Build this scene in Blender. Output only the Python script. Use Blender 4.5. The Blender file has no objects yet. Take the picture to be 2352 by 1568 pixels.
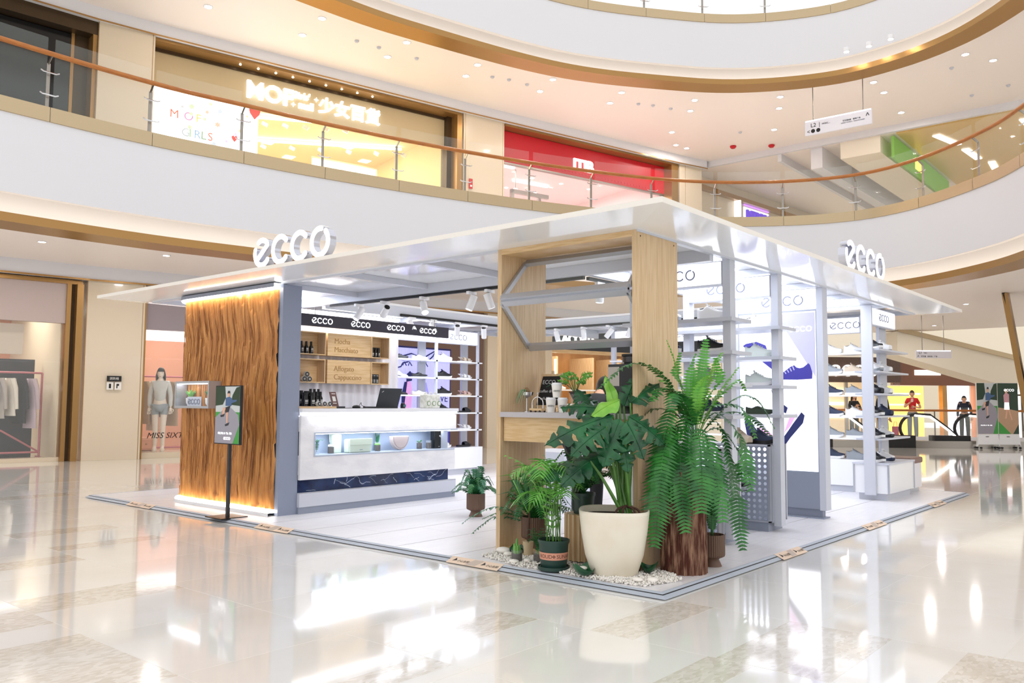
import bpy, bmesh, math, random
from mathutils import Vector, Matrix
random.seed(7)
D = bpy.data
SC = bpy.context.scene
COL = SC.collection
PI = math.pi
R = math.radians

# ------------------------------------------------------------------ camera
cam = D.objects.new('camera', D.cameras.new('camera'))
COL.objects.link(cam)
SC.camera = cam
cam.data.sensor_width = 36.0
cam.data.lens = 1920.7 * 36.0 / 2352.0
cam.data.clip_end = 200
YAW, PITCH, ROLL = 40.2222, 4.2126, 0.3606
_y, _p, _r = R(YAW), R(PITCH), R(ROLL)
_f = Vector((math.cos(_p) * math.cos(_y), math.cos(_p) * math.sin(_y), math.sin(_p)))
_rt = Vector((math.sin(_y), -math.cos(_y), 0))
_u = _rt.cross(_f)
_r2 = _rt * math.cos(_r) + _u * math.sin(_r)
_u2 = -_rt * math.sin(_r) + _u * math.cos(_r)
_m = Matrix((_r2, _u2, -_f)).transposed().to_4x4()
_m.translation = Vector((-4.589, -2.643, 1.2))
cam.matrix_world = _m

# ------------------------------------------------------------------ world, exposure
w = D.worlds.new('atrium_daylight')
SC.world = w
w.use_nodes = True
w.node_tree.nodes['Background'].inputs[0].default_value = (1.0, 0.99, 0.985, 1)
w.node_tree.nodes['Background'].inputs[1].default_value = 0.9
vs = SC.view_settings
vs.view_transform = 'Standard'
vs.look = 'None'
vs.gamma = 1
vs.use_curve_mapping = False
vs.exposure = 0.44

# ------------------------------------------------------------------ materials
def lin(h):
    h = h.lstrip('#')
    c = [int(h[i:i + 2], 16) / 255 for i in (0, 2, 4)]
    return tuple(x / 12.92 if x <= .04045 else ((x + .055) / 1.055) ** 2.4 for x in c) + (1,)
MATS = {}
def mat(name, col='#ffffff', rough=.5, metal=0, emit=None, es=1.0, noise=None, col2=None, bump=0, bscale=None,
        alpha=1, trans=0, coat=0, spec=None, stretch=(1, 1, 1), kind='noise', ior=None, detail=4, lo=.4, hi=.6):
    if name in MATS: return MATS[name]
    m = D.materials.new(name); m.use_nodes = True
    nt = m.node_tree; b = nt.nodes['Principled BSDF']; L = nt.links
    def setv(k, v):
        if k in b.inputs: b.inputs[k].default_value = v
    c = lin(col); setv('Base Color', c); setv('Roughness', rough); setv('Metallic', metal)
    if emit: setv('Emission Color', lin(emit)); setv('Emission Strength', es)
    if trans: setv('Transmission Weight', trans)
    if alpha < 1: setv('Alpha', alpha)
    if coat: setv('Coat Weight', coat); setv('Coat Roughness', .05)
    if spec is not None: setv('Specular IOR Level', spec)
    if ior: setv('IOR', ior)
    if noise or bump:
        tc = nt.nodes.new('ShaderNodeTexCoord'); mp = nt.nodes.new('ShaderNodeMapping')
        mp.inputs['Scale'].default_value = stretch
        L.new(tc.outputs['Object'], mp.inputs[0])
        def tex(sc):
            if kind == 'noise':
                t = nt.nodes.new('ShaderNodeTexNoise'); t.inputs['Scale'].default_value = sc; t.inputs['Detail'].default_value = detail
                o = t.outputs['Fac']
            elif kind == 'voronoi':
                t = nt.nodes.new('ShaderNodeTexVoronoi'); t.inputs['Scale'].default_value = sc; o = t.outputs['Color']
            else:
                t = nt.nodes.new('ShaderNodeTexWave'); t.inputs['Scale'].default_value = sc; t.inputs['Distortion'].default_value = 3
                o = t.outputs['Fac']
            L.new(mp.outputs[0], t.inputs['Vector']); return o
        if noise:
            o = tex(noise); rp = nt.nodes.new('ShaderNodeValToRGB')
            rp.color_ramp.elements[0].color = c; rp.color_ramp.elements[1].color = lin(col2 or col)
            rp.color_ramp.elements[0].position = lo; rp.color_ramp.elements[1].position = hi
            L.new(o, rp.inputs[0]); L.new(rp.outputs[0], b.inputs['Base Color'])
            if emit: L.new(rp.outputs[0], b.inputs['Emission Color'])
        if bump:
            o = tex(bscale or noise); bp = nt.nodes.new('ShaderNodeBump'); bp.inputs['Strength'].default_value = bump
            bp.inputs['Distance'].default_value = .02
            L.new(o, bp.inputs['Height']); L.new(bp.outputs[0], b.inputs['Normal'])
    MATS[name] = m
    return m
def glow(name, col, s): return mat(name, col, .6, emit=col, es=s)

# ------------------------------------------------------------------ mesh builder
class MB:
    def __init__(s): s.v = []; s.f = []
    def add(s, vs, fs):
        o = len(s.v); s.v += [tuple(v) for v in vs]; s.f += [tuple(i + o for i in f) for f in fs]; return s
    def box(s, x0, x1, y0, y1, z0, z1):
        return s.add([(x, y, z) for x in (x0, x1) for y in (y0, y1) for z in (z0, z1)],
                     [(0, 1, 3, 2), (4, 6, 7, 5), (0, 4, 5, 1), (2, 3, 7, 6), (0, 2, 6, 4), (1, 5, 7, 3)])
    def bar(s, p0, p1, a, b, up=(0, 0, 1)):
        p0 = Vector(p0); p1 = Vector(p1); d = (p1 - p0).normalized(); u = Vector(up)
        if abs(d.dot(u)) > .98: u = Vector((1, 0, 0))
        x = d.cross(u).normalized(); y = x.cross(d); vs = []
        for p in (p0, p1):
            for sx, sy in ((-1, -1), (1, -1), (1, 1), (-1, 1)): vs.append(p + x * sx * a / 2 + y * sy * b / 2)
        return s.add(vs, [(0, 1, 2, 3), (7, 6, 5, 4), (0, 4, 5, 1), (1, 5, 6, 2), (2, 6, 7, 3), (3, 7, 4, 0)])
    def tube(s, path, r, n=8, cap=True):
        path = [Vector(p) for p in path]; N = len(path); rs = r if isinstance(r, (list, tuple)) else [r] * N; vs = []; fs = []
        prev = None
        for i, p in enumerate(path):
            d = (path[min(i + 1, N - 1)] - path[max(i - 1, 0)])
            d = d.normalized() if d.length > 1e-9 else Vector((0, 0, 1))
            if prev is None:
                u = Vector((0, 0, 1)) if abs(d.z) < .9 else Vector((1, 0, 0)); x = d.cross(u).normalized()
            else:
                x = prev - d * prev.dot(d); x = x.normalized() if x.length > 1e-6 else d.orthogonal().normalized()
            prev = x; y = d.cross(x)
            for k in range(n):
                a = 2 * PI * k / n; vs.append(p + (x * math.cos(a) + y * math.sin(a)) * rs[i])
        for i in range(N - 1):
            for k in range(n):
                k2 = (k + 1) % n; fs.append((i * n + k, i * n + k2, (i + 1) * n + k2, (i + 1) * n + k))
        if cap: fs.append(tuple(range(n))[::-1]); fs.append(tuple((N - 1) * n + k for k in range(n)))
        return s.add(vs, fs)
    def cyl(s, p0, p1, r0, r1=None, n=16): return s.tube([p0, p1], [r0, r0 if r1 is None else r1], n)
    def lathe(s, prof, n=20, c=(0, 0, 0), sx=1, sy=1):
        vs = []; fs = []; m = len(prof)
        for r, z in prof:
            for k in range(n):
                a = 2 * PI * k / n; vs.append((c[0] + r * math.cos(a) * sx, c[1] + r * math.sin(a) * sy, c[2] + z))
        for i in range(m - 1):
            for k in range(n):
                k2 = (k + 1) % n; fs.append((i * n + k, i * n + k2, (i + 1) * n + k2, (i + 1) * n + k))
        if prof[0][0] > 1e-4: fs.append(tuple(range(n))[::-1])
        if prof[-1][0] > 1e-4: fs.append(tuple((m - 1) * n + k for k in range(n)))
        return s.add(vs, fs)
    def prism(s, poly, d, f=lambda a, b, c: (a, b, c)):
        n = len(poly); vs = [f(a, b, 0) for a, b in poly] + [f(a, b, d) for a, b in poly]
        return s.add(vs, [tuple(range(n))[::-1], tuple(range(n, 2 * n))] + [(i, (i + 1) % n, n + (i + 1) % n, n + i) for i in range(n)])
    def grid(s, rows, close=False):
        n = len(rows[0]); fs = []
        for i in range(len(rows) - 1):
            for k in range(n - (0 if close else 1)):
                k2 = (k + 1) % n; fs.append((i * n + k, i * n + k2, (i + 1) * n + k2, (i + 1) * n + k))
        return s.add([p for r in rows for p in r], fs)
    def xf(s, M):
        s.v = [tuple(M @ Vector(v)) for v in s.v]; return s
    def mesh(s, name, m, smooth=False):
        me = D.meshes.new(name); me.from_pydata(s.v, [], s.f); me.validate()
        bm = bmesh.new(); bm.from_mesh(me); bmesh.ops.recalc_face_normals(bm, faces=bm.faces); bm.to_mesh(me); bm.free()
        if m: me.materials.append(m)
        if smooth:
            me.polygons.foreach_set('use_smooth', [True] * len(me.polygons))
            if smooth != 2: me.set_sharp_from_angle(angle=R(40))
        return me
    def build(s, name, m, parent=None, smooth=False, world=True, solid=0, bevel=0):
        if parent is not None and world:
            Mi = wmat(parent).inverted(); s.xf(Mi)
        o = D.objects.new(name, s.mesh(name, m, smooth)); COL.objects.link(o)
        if parent is not None: o.parent = parent
        if solid:
            md = o.modifiers.new('thickness', 'SOLIDIFY'); md.thickness = solid; md.offset = 0
        if bevel:
            md = o.modifiers.new('edge', 'BEVEL'); md.width = bevel; md.segments = 2; md.limit_method = 'ANGLE'
        return o
def wmat(o):
    M = Matrix.LocRotScale(o.location, o.rotation_euler, o.scale)
    return wmat(o.parent) @ M if o.parent else M
def tag(o, label=None, cat=None, group=None, kind=None):
    if label: o['label'] = label
    if cat: o['category'] = cat
    if group: o['group'] = group
    if kind: o['kind'] = kind
    return o
def thing(name, label, cat, loc=(0, 0, 0), rz=0, group=None):
    o = D.objects.new(name, None); COL.objects.link(o); o.location = loc; o.rotation_euler = (0, 0, rz)
    o.empty_display_size = .1
    return tag(o, label, cat, group)
def sub(name, parent, loc=(0, 0, 0), rz=0):
    o = D.objects.new(name, None); COL.objects.link(o); o.parent = parent; o.location = loc; o.rotation_euler = (0, 0, rz); o.empty_display_size = .05
    return o
def struct(o): o['kind'] = 'structure'; return o
def copy_tree(o, parent=None):
    c = o.copy(); COL.objects.link(c)
    if parent: c.parent = parent
    for ch in o.children: copy_tree(ch, c)
    return c
def place(proto, first, loc, rz, label=None, group=None, scale=1):
    o = proto if first else copy_tree(proto)
    o.location = loc; o.rotation_euler = (0, 0, rz); o.scale = (scale,) * 3
    return tag(o, label, None, group)
B = lambda *a: MB().box(*a)
# text standing in the local x-z plane, facing -y, lower-left corner at the given point unless centred
def text_mesh(body, size, depth=.0, bold=0, shear=0, align='LEFT', xs=1):
    c = D.curves.new('t', 'FONT'); c.body = body; c.size = size; c.extrude = depth / 2; c.offset = bold; c.shear = shear; c.align_x = align
    c.resolution_u = 3
    o = D.objects.new('t', c); COL.objects.link(o)
    dg = bpy.context.evaluated_depsgraph_get(); e = o.evaluated_get(dg)
    me = D.meshes.new_from_object(e); D.objects.remove(o); D.curves.remove(c)
    me.transform(Matrix.Rotation(PI / 2, 4, 'X') @ Matrix.Diagonal((xs, 1, 1, 1)))
    return me
def text(name, body, size, m, parent, loc, rz=0, depth=.004, tilt=0, **k):
    me = text_mesh(body, size, depth, **k); me.name = name; me.materials.clear(); me.materials.append(m)
    o = D.objects.new(name, me); COL.objects.link(o); o.parent = parent; o.location = loc; o.rotation_euler = (tilt, 0, rz)
    return o
def lamp(name, kind, loc, power, parent, size=.3, col=(1, 1, 1), rot=(0, 0, 0), spot=60, sy=None, blend=.5):
    l = D.lights.new(name, kind); l.energy = power; l.color = col
    if kind == 'AREA':
        l.size = size
        if sy: l.shape = 'RECTANGLE'; l.size_y = sy
    else: l.shadow_soft_size = size
    if kind == 'SPOT': l.spot_size = R(spot); l.spot_blend = blend
    o = D.objects.new(name, l); COL.objects.link(o); o.location = loc; o.rotation_euler = rot
    if parent: o.parent = parent
    return o
def cat(P, n=10):
    P = [Vector(p) for p in P]; out = []
    for i in range(len(P) - 1):
        a = P[i - 1] if i else 2 * P[0] - P[1]; b = P[i]; c = P[i + 1]; d = P[i + 2] if i + 2 < len(P) else 2 * P[-1] - P[-2]
        for k in range(n):
            t = k / n
            out.append(.5 * ((2 * b) + (c - a) * t + (2 * a - 5 * b + 4 * c - d) * t * t + (3 * b - a - 3 * c + d) * t ** 3))
    return out + [P[-1]]
class Path:
    def __init__(s, pts):
        s.p = cat([Vector((x, y)) for x, y in pts]); s.s = [0]
        for a, b in zip(s.p, s.p[1:]): s.s.append(s.s[-1] + (b - a).length)
    def at(s, d, off=0, z=0):
        i = 0
        while i < len(s.s) - 2 and s.s[i + 1] < d: i += 1
        t = (d - s.s[i]) / (s.s[i + 1] - s.s[i]); p = s.p[i].lerp(s.p[i + 1], t)
        a = s.p[max(i - 1, 0)]; b = s.p[min(i + 2, len(s.p) - 1)]; T = (b - a).normalized(); N = Vector((-T.y, T.x))
        q = p + N * off
        return Vector((q.x, q.y, z))
    def loft(s, mb, prof, d0, d1, step=.3):
        n = max(1, int((d1 - d0) / step + .5)); ds = [d0 + (d1 - d0) * i / n for i in range(n + 1)]
        return mb.grid([[s.at(d, o, z) for o, z in prof] for d in ds])

# ------------------------------------------------------------------ shared materials
white = mat('white_paint', '#e0e0e4', .55)
cream = mat('cream_cove', '#f3ead8', .6)
gold = mat('champagne_metal', '#c0ac8a', .38, .45, bump=.03, bscale=3)
bronze = mat('bronze_metal', '#a8814c', .3, .6)
darkbr = mat('dark_bronze', '#4a3a26', .35, .5)
ceilm = mat('ceiling_plaster', '#f6ede6', .5)
stone = mat('beige_panel', '#dccdb4', .22, coat=.3)
black = mat('black_matte', '#121214', .5)
blackg = mat('black_gloss', '#0e0e10', .15)
darkglass = mat('dark_interior', '#0b0b0e', .25)
glass = mat('clear_glass', '#f4fffb', .0, alpha=.045, spec=.5)
glass2 = mat('shop_glass', '#eef4f4', .0, alpha=.07, spec=.6)
rail = mat('oak_handrail', '#b9732f', .35, noise=6, col2='#a8642a', stretch=(1, 1, 8))
steel = mat('brushed_steel', '#9a948c', .3, .9)
chrome = mat('chrome', '#d8d8da', .12, 1)
brown = mat('brown_laminate', '#6d5144', .3)
oak = mat('light_oak', '#dcc09a', .42, noise=5, col2='#cfb087', stretch=(14, 14, .8), bump=.04, bscale=9)
oakH = mat('light_oak_flat', '#dfc093', .42, noise=5, col2='#d2ae7c', stretch=(.8, 1, 14), bump=.04, bscale=9)
greym = mat('grey_metal_frame', '#b9bcc4', .32, .55)
greyp = mat('grey_paint', '#8f96a6', .45)
lgrey = mat('light_grey_paint', '#c9ccd6', .4)
wht = mat('white_gloss', '#f0f1f4', .2, coat=.2)
floorm = mat('cream_polished_stone', '#f6f4f0', .07, noise=1.2, col2='#f1eee8', spec=.6, coat=.5)
terr = mat('terrazzo', '#ddd5c8', .09, noise=26, col2='#efe9e0', kind='voronoi', spec=.6, coat=.5, lo=.2, hi=.8, stretch=(1, 2, 1))
signw = glow('sign_white_glow', '#ffffff', 1.25)
coolled = glow('cool_led', '#f0f5ff', 5)
warmled = glow('warm_led', '#fff0d4', 4)
coveled = glow('cove_led', '#fff0d8', 2.4)
dl = glow('downlight_lens', '#fff8ee', 12)
ink = mat('black_ink', '#1c1a1a', .6)

# ------------------------------------------------------------------ floor
fl = struct(B(-16, 45, -16, 40, -.3, -.0008).build('floor', floorm))
tmesh = B(.0015, .8985, .0015, .8985, -.013, 0).mesh('floor_tile', floorm)
TX = lambda k: .05 + .9 * k
cells = []
for i in range(-5, 14):
    for j in range(-5, 12):
        x, y = TX(i), .9 * j
        if 0 <= x and x + .9 <= 8.2 and 0 <= y and y + .9 <= 8.2: continue
        dx, dy = x - cam.location.x + .45, y - cam.location.y + .45
        fw = dx * _f.x + dy * _f.y; rt = dx * _rt.x + dy * _rt.y
        if fw < 1 or fw > 17.5 or abs(rt) > .62 * fw + 1.2: continue
        cells.append((fw, x, y))
cells.sort()
for fw, x, y in cells[:230]:
    o = D.objects.new('floor_tile', tmesh); COL.objects.link(o); o.parent = fl; o.location = (x, y, 0)
for (x0, n, y0, y1) in [(-.85, 1, -.3, -.03), (-1.75, 1, .31, .6), (-.85, 1, 1.08, 1.36), (-2.65, 1, 2.5, 2.92), (-3.55, 1, 2.22, 2.64), (-3.55, 1, .9, 1.9),
                       (-1.75, 1, 4.47, 4.72), (-1.75, 1, 5.37, 5.7), (-2.65, 1, 3.95, 4.26), (-2.65, 1, .1, .3), (-.85, 1, -1.3, -.76), (-1.75, 1, -.95, -.72), (-.85, 1, -2.0, -1.65),
                       (.05, 1, -2.35, -2.0), (4.55, 1, -1.5, -1.2), (3.65, 1, -2.5, -2.2), (8.15, 1, -.9, -.6), (10.0, 1, 1.2, 1.5), (-.85, 1, 8.5, 8.9), (.05, 1, 10.4, 10.8), (1.85, 1, 9.3, 9.6)]:
    B(x0 + .002, x0 + .898, y0, y1, -.006, .0006).build('terrazzo_tile', terr, fl)

# ------------------------------------------------------------------ balconies round the atrium
E2 = Path([(-9, 9.6), (-5, 10.25), (-.44, 10.4), (1.75, 10.34), (3.22, 10.09), (4.73, 9.79), (6.98, 9.17), (9.66, 8.15), (12.2, 6.75), (13.68, 5.2), (14.35, 3.53),
           (14.0, 2.08), (12.88, .64), (11.75, -.25), (9.6, -1.5), (7, -2.6)])
E3 = Path([(-6, 10.6), (0, 10.75), (5.2, 10.42), (7.7, 9.95), (10.97, 8.89), (13.3, 7.3), (14.6, 6.0), (15.4, 4.3), (15.4, 2.9), (15.0, 1.7), (14.3, .7), (13.2, -.3), (11, -1.8), (8, -3)])
def balcony(P, dz, tr, posts):
    L = P.s[-1]
    P.loft(MB(), [(0, 5.3 + dz), (0, 4.15 + dz), (.1, 4.15 + dz), (.1, 4.55 + dz), (.55, 4.55 + dz), (.55, 3.86 + dz)], 0, L).build('wall_balcony_fascia' + tr, white, smooth=True)
    lip = P.loft(MB(), [(.55, 3.86 + dz), (0, 3.86 + dz), (0, 3.73 + dz), (.5, 3.7 + dz), (.5, 3.9 + dz)], 0, L)
    lip.build('trim_' + str(2 * len(tr) + 1), bronze, smooth=True)
    P.loft(MB(), [(.22, 3.875 + dz), (.44, 3.875 + dz)], 0, L).build('trim_' + str(2 * len(tr) + 11), coveled)
    # champagne cladding strip in panels
    tp = struct(P.loft(MB(), [(.02, 5.3 + dz), (.02, 5.5 + dz), (.25, 5.5 + dz), (.25, 5.4 + dz), (12, 5.4 + dz), (12, 5.3 + dz), (.02, 5.3 + dz)], 0, L, .6).build('floor_upper' + tr, floorm))
    for a, b in zip(posts, posts[1:]):
        P.loft(MB(), [(.0, 5.295 + dz), (-.025, 5.3 + dz), (-.025, 5.515 + dz), (.1, 5.52 + dz)], a + .004, b - .004, .25).build('cladding_panel', gold, tp, smooth=True)
P2 = [9.27 + 1.525 * k for k in range(-4, 17)]
P3 = [1.0 + 1.525 * k for k in range(0, 20)]
balcony(E2, 0, '', P2)
balcony(E3, 5.4, '_top', P3)
for o in list(COL.objects):
    if o.name.startswith(('wall_', 'trim_', 'floor_upper')): struct(o)
# ceilings between balcony edge and shops
struct(E2.loft(MB(), [(.5, 3.9), (14, 3.9)], 0, E2.s[-1], .6).build('ceiling', ceilm))
struct(E3.loft(MB(), [(.5, 9.27), (14, 9.27)], 0, E3.s[-1], .6).build('ceiling_upper', ceilm))

def balustrade(P, zf, posts, label, grp):
    t = thing('balustrade', label, 'balustrade', P.at(posts[len(posts) // 2], .1, zf))
    rl = [P.at(posts[0] + (posts[-1] - posts[0]) * i / 120, .0, zf + .83) for i in range(121)]
    MB().tube(rl, .038, 10).build('handrail', rail, t, smooth=True)
    for a in posts:
        p = P.at(a, .12, zf); q = P.at(a, .12, zf + .72); h = P.at(a, .0, zf + .81)
        T = (P.at(a + .1) - P.at(a - .1)).normalized()
        po = MB().bar(p, q, .05, .014, T.cross(Vector((0, 0, 1)))).bar(q, h, .045, .012, T).build('post', steel, t)
        for zz in (.22, .56):
            c = P.at(a, .05, zf + zz)
            MB().tube([c - T * .13 + Vector((0, 0, .02)), c - T * .09, c + T * .09, c + T * .13 + Vector((0, 0, .02))], .011, 6).build('clamp', chrome, po)
    for a, b in zip(posts, posts[1:]):
        P.loft(MB(), [(.03, zf + .02), (.03, zf + 1.08), (.042, zf + 1.08), (.042, zf + .02)], a + .05, b - .05, .4).build('glass_panel', glass, t)
balustrade(E2, 5.5, P2, 'glass balustrade with oak handrail along the curved first-floor balcony', None)
balustrade(E3, 10.9, P3[5:15], 'glass balustrade at the top balcony edge of the photo', None)

# ================================================================== ecco lettering
def arc(cx, cz, r, a0, a1, n=22): return [(cx + r * math.cos(R(a0 + (a1 - a0) * i / n)), cz + r * math.sin(R(a0 + (a1 - a0) * i / n))) for i in range(n + 1)]
ECCO = [[arc(.5, .5, .41, 163, 322), arc(.5, .5, .41, 122, 38, 10) + [(.26, .3)]], [arc(.5, .5, .41, 42, 318)], [arc(.5, .5, .41, 42, 318)], [arc(.5, .5, .41, 80, 408, 30)]]
def ribbon(mb, pts, wd, depth, y0=0):
    P = [Vector(p) for p in pts]; Ls = []; Rs = []; n = len(P)
    for i, p in enumerate(P):
        d = (P[min(i + 1, n - 1)] - P[max(i - 1, 0)]).normalized(); q = Vector((-d.y, d.x)) * wd / 2
        if 0 < i < n - 1:
            c = (P[i] - P[i - 1]).normalized().dot((P[i + 1] - P[i]).normalized())
            if c < -.2: q *= .55
        Ls.append(p + q); Rs.append(p - q)
    d = (P[-1] - P[-2]).normalized(); e = [P[-1] + Vector((d.x * math.cos(a) - d.y * math.sin(a), d.y * math.cos(a) + d.x * math.sin(a))) * wd / 2 for a in [R(t) for t in (60, 30, 0, -30, -60)]]
    d = (P[0] - P[1]).normalized(); s0 = [P[0] + Vector((d.x * math.cos(a) - d.y * math.sin(a), d.y * math.cos(a) + d.x * math.sin(a))) * wd / 2 for a in [R(t) for t in (60, 30, 0, -30, -60)]]
    rows_f = [(a, b) for a, b in zip(Ls, Rs)]
    fr = [(x.x, y0, x.y) for ab in rows_f for x in ab]; bk = [(x.x, y0 + depth, x.y) for ab in rows_f for x in ab]
    m = len(rows_f); vs = fr + bk; fs = []
    for i in range(m - 1):
        a = 2 * i; fs += [(a, a + 1, a + 3, a + 2), (2 * m + a, 2 * m + a + 2, 2 * m + a + 3, 2 * m + a + 1), (a, a + 2, 2 * m + a + 2, 2 * m + a), (a + 1, 2 * m + a + 1, 2 * m + a + 3, a + 3)]
    mb.add(vs, fs)
    for cap, i in ((e, m - 1), (s0, 0)):
        ring = ([Ls[i]] + cap + [Rs[i]]) if cap is e else ([Rs[i]] + cap + [Ls[i]])
        k = len(ring)
        mb.add([(p.x, y0, p.y) for p in ring] + [(p.x, y0 + depth, p.y) for p in ring],
               [tuple(range(k)), tuple(range(2 * k - 1, k - 1, -1))] + [(j, j + 1, k + j + 1, k + j) for j in range(k - 1)])
    return mb
def ecco(parent, x, z, h, m, y=-.003, d=.006, wd=.155, name='logo_letter', face=None, adv=1.03):
    """four strokes letters, lower-left corner at local x,z"""
    for i, strokes in enumerate(ECCO):
        mb = MB()
        for s in strokes: ribbon(mb, [((px + i * adv) * h, pz * h) for px, pz in s], wd * h, d)
        o = mb.build(name, m, parent, world=False); o.location = (x, y, z)
        if face:
            mb = MB()
            for s in strokes: ribbon(mb, [((px + i * adv) * h, pz * h) for px, pz in s], wd * h * .99, .006, -.006)
            mb.build('lit_face', face, o, world=False)
def ecco_w(h): return 4.06 * h

# ================================================================== kiosk platform
ZP = .035
PX = PY = 8.15
plat = thing('kiosk_platform', 'low white wood-look platform with grey metal edging under the shoe kiosk', 'platform', (4, 4, 0))
B(.03, PX - .03, .03, PY - .03, 0, .028).build('platform_core', black, plat)
deckm = mat('white_washed_plank', '#eceaec', .28, noise=3, col2='#e2e0e4', stretch=(1, 12, 1), lo=.3, hi=.7)
pm = B(.0012, 1.3 - .0012, .0012, .61 - .0012, .026, ZP).mesh('deck_plank', deckm)
for j in range(13):
    y0 = .055 + j * .6185
    off = [0, .43, .86][j % 3]
    x = .055 - off
    while x < PX - .1:
        x1 = min(x + 1.3, PX - .055); xa = max(x, .055)
        if x1 - xa > .05:
            if x1 - xa > 1.29:
                o = D.objects.new('deck_plank', pm); COL.objects.link(o); o.parent = plat; o.location = (xa - 4, y0 - 4, 0)
            else: B(xa + .0012, x1 - .0012, y0 + .0012, y0 + .61, .026, ZP).build('deck_plank', deckm, plat)
        x += 1.3
edgem = mat('edge_trim_metal', '#b3bbc7', .4, .0)
for a, b in (((0, 0), (0, PY)), ((0, 0), (PX, 0)), ((PX, 0), (PX, PY)), ((0, PY), (PX, PY))):
    mb = MB(); vs = []
    for p in (a, b):
        sx = 1 if p[0] == 0 else -1; sy = 1 if p[1] == 0 else -1
        for e, z in ((.0, .006), (.0, .009), (.055, ZP + .0015), (.064, ZP + .0015), (.064, .006)): vs.append((p[0] + sx * e, p[1] + sy * e, z))
    mb.add(vs, [(i, (i + 1) % 5, 5 + (i + 1) % 5, 5 + i) for i in range(5)] + [(4, 3, 2, 1, 0), (5, 6, 7, 8, 9)])
    mb.build('edge_trim', edgem, plat)
stk = mat('sticker_paper', '#e6cdb6', .5)
stk2 = mat('sticker_grey', '#c2b1a4', .5)
def sticker(p0, p1, axis):
    # p0..p1 along the edge; sits on the sloped trim
    s = math.atan2(.024, .058)
    if axis == 'L': o = thing('warning_sticker', '', '', (.0, p1, .0125), -PI / 2)
    else: o = thing('warning_sticker', '', '', (p0, 0, .0125), 0)
    o['label'] = ''; L = p1 - p0
    f = lambda x, t: (x, .058 * t - .0, .024 * t + .002)
    def quad(x0, x1, t0, t1, dz, nm, m, par):
        MB().add([f(x0, t0), f(x1, t0), f(x1, t1), f(x0, t1)] + [(a, b, c + dz) for a, b, c in (f(x0, t0), f(x1, t0), f(x1, t1), f(x0, t1))],
                 [(3, 2, 1, 0), (4, 5, 6, 7), (0, 1, 5, 4), (1, 2, 6, 5), (2, 3, 7, 6), (3, 0, 4, 7)]).build(nm, m, par, world=False)
    quad(0, L, -.35, 1.05, .001, 'sticker_sheet', stk, o)
    MB().add([f(.38 * L, -.2), f(.54 * L, -.2), f(.64 * L, .9), f(.48 * L, .9)] and [(a, b, c + .0016) for a, b, c in (f(.36 * L, -.25), f(.56 * L, -.25), f(.64 * L, .95), f(.46 * L, .95))], [(0, 1, 2, 3)]).build('grey_field', stk2, o, world=False)
    for x in (.04 * L, .6 * L):
        text('warning_text', '小心台阶', .03, ink, o, (x + .068, .006, .0068), tilt=s - PI / 2 + R(0), depth=.0004)
        MB().add([(a, b, c + .002) for a, b, c in (f(x + .02, .1), f(x + .06, .3), f(x + .05, .5), f(x + .035, .8), f(x + .03, .45))], [(0, 1, 2, 3, 4)]).build('slip_symbol', ink, o, world=False)
    return o
names = ['left end of the platform edge below the wooden wall', 'platform edge beside the black poster stand', 'platform edge in front of the potted plants',
         'right platform edge nearest the tree log', 'right platform edge before the lit shoe poster', 'right platform edge near the far corner']
for (a, b, ax), n in zip([(6.47, 7.03, 'L'), (3.88, 4.42, 'L'), (1.35, 1.86, 'L'), (1.78, 2.27, 'R'), (3.84, 4.41, 'R'), (6.25, 6.82, 'R')], names):
    tag(sticker(a, b, ax), 'beige mind-the-step sticker on the ' + n, 'sticker')

# ================================================================== kiosk canopy
can = thing('kiosk_canopy', 'flat white glossy canopy roof with wide eaves over the shoe kiosk', 'canopy', (4, 4, 2.4))
eavem = mat('glossy_white_sheet', '#f6f7fa', .12, spec=.5, coat=.3)
RX = 8.05; SI = .48
edgew = mat('eave_edge', '#efeae2', .45)
EP = [(0, 2.475), (.1, 2.468), (.2, 2.46), (.32, 2.449), (.42, 2.443), (SI + .02, 2.44)]
for a, b in (((0, 0), (0, RX)), ((0, 0), (RX, 0)), ((RX, 0), (RX, RX)), ((0, RX), (RX, RX))):
    def pt(p, e, z): return (p[0] + (1 if p[0] == 0 else -1) * e, p[1] + (1 if p[1] == 0 else -1) * e, z)
    n = 7
    rows = [[tuple(Vector(pt(a, e, z)).lerp(Vector(pt(b, e, z)), k / n)) for k in range(n + 1)] for e, z in EP]
    MB().grid(rows).build('eave_soffit', eavem, can, smooth=2)
    rows = [[tuple(Vector(pt(a, e, z)).lerp(Vector(pt(b, e, z)), k / n)) for k in range(n + 1)] for e, z in ((0, 2.475), (0, 2.512), (.06, 2.516), (SI + .02, 2.516), (SI + .02, 2.44))]
    MB().grid(rows).build('eave_edge', edgew, can)
IN0, IN1, OUT = 1.68, 5.66, 7.57
sheen = mat('mirror_ceiling_sheet', '#f7f8fb', .1, .2)
beamm = mat('beam_grey', '#ccd0da', .3, .1)
def cellpanel(x0, x1, y0, y1): B(x0, x1, y0, y1, 2.475, 2.505).build('ceiling_panel', sheen, can)
ys = [.5, 1.68, 2.68, 3.84, 5.0, 5.66, 6.6, OUT - .02]
for a, b in zip(ys, ys[1:]): cellpanel(.5, IN0, a, b)
for a, b in zip([IN0, 2.86, 4.04, 5.2, 6.4, OUT - .02], [2.86, 4.04, 5.2, 6.4, OUT - .02]):
    cellpanel(a, b, .5, IN0 + .04); cellpanel(a, b, IN1, OUT - .02)
for a, b in zip([1.72, 2.68, 3.84, 5.0], [2.68, 3.84, 5.0, IN1]): cellpanel(IN1, OUT - .02, a, b)
NB = [0]
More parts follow.
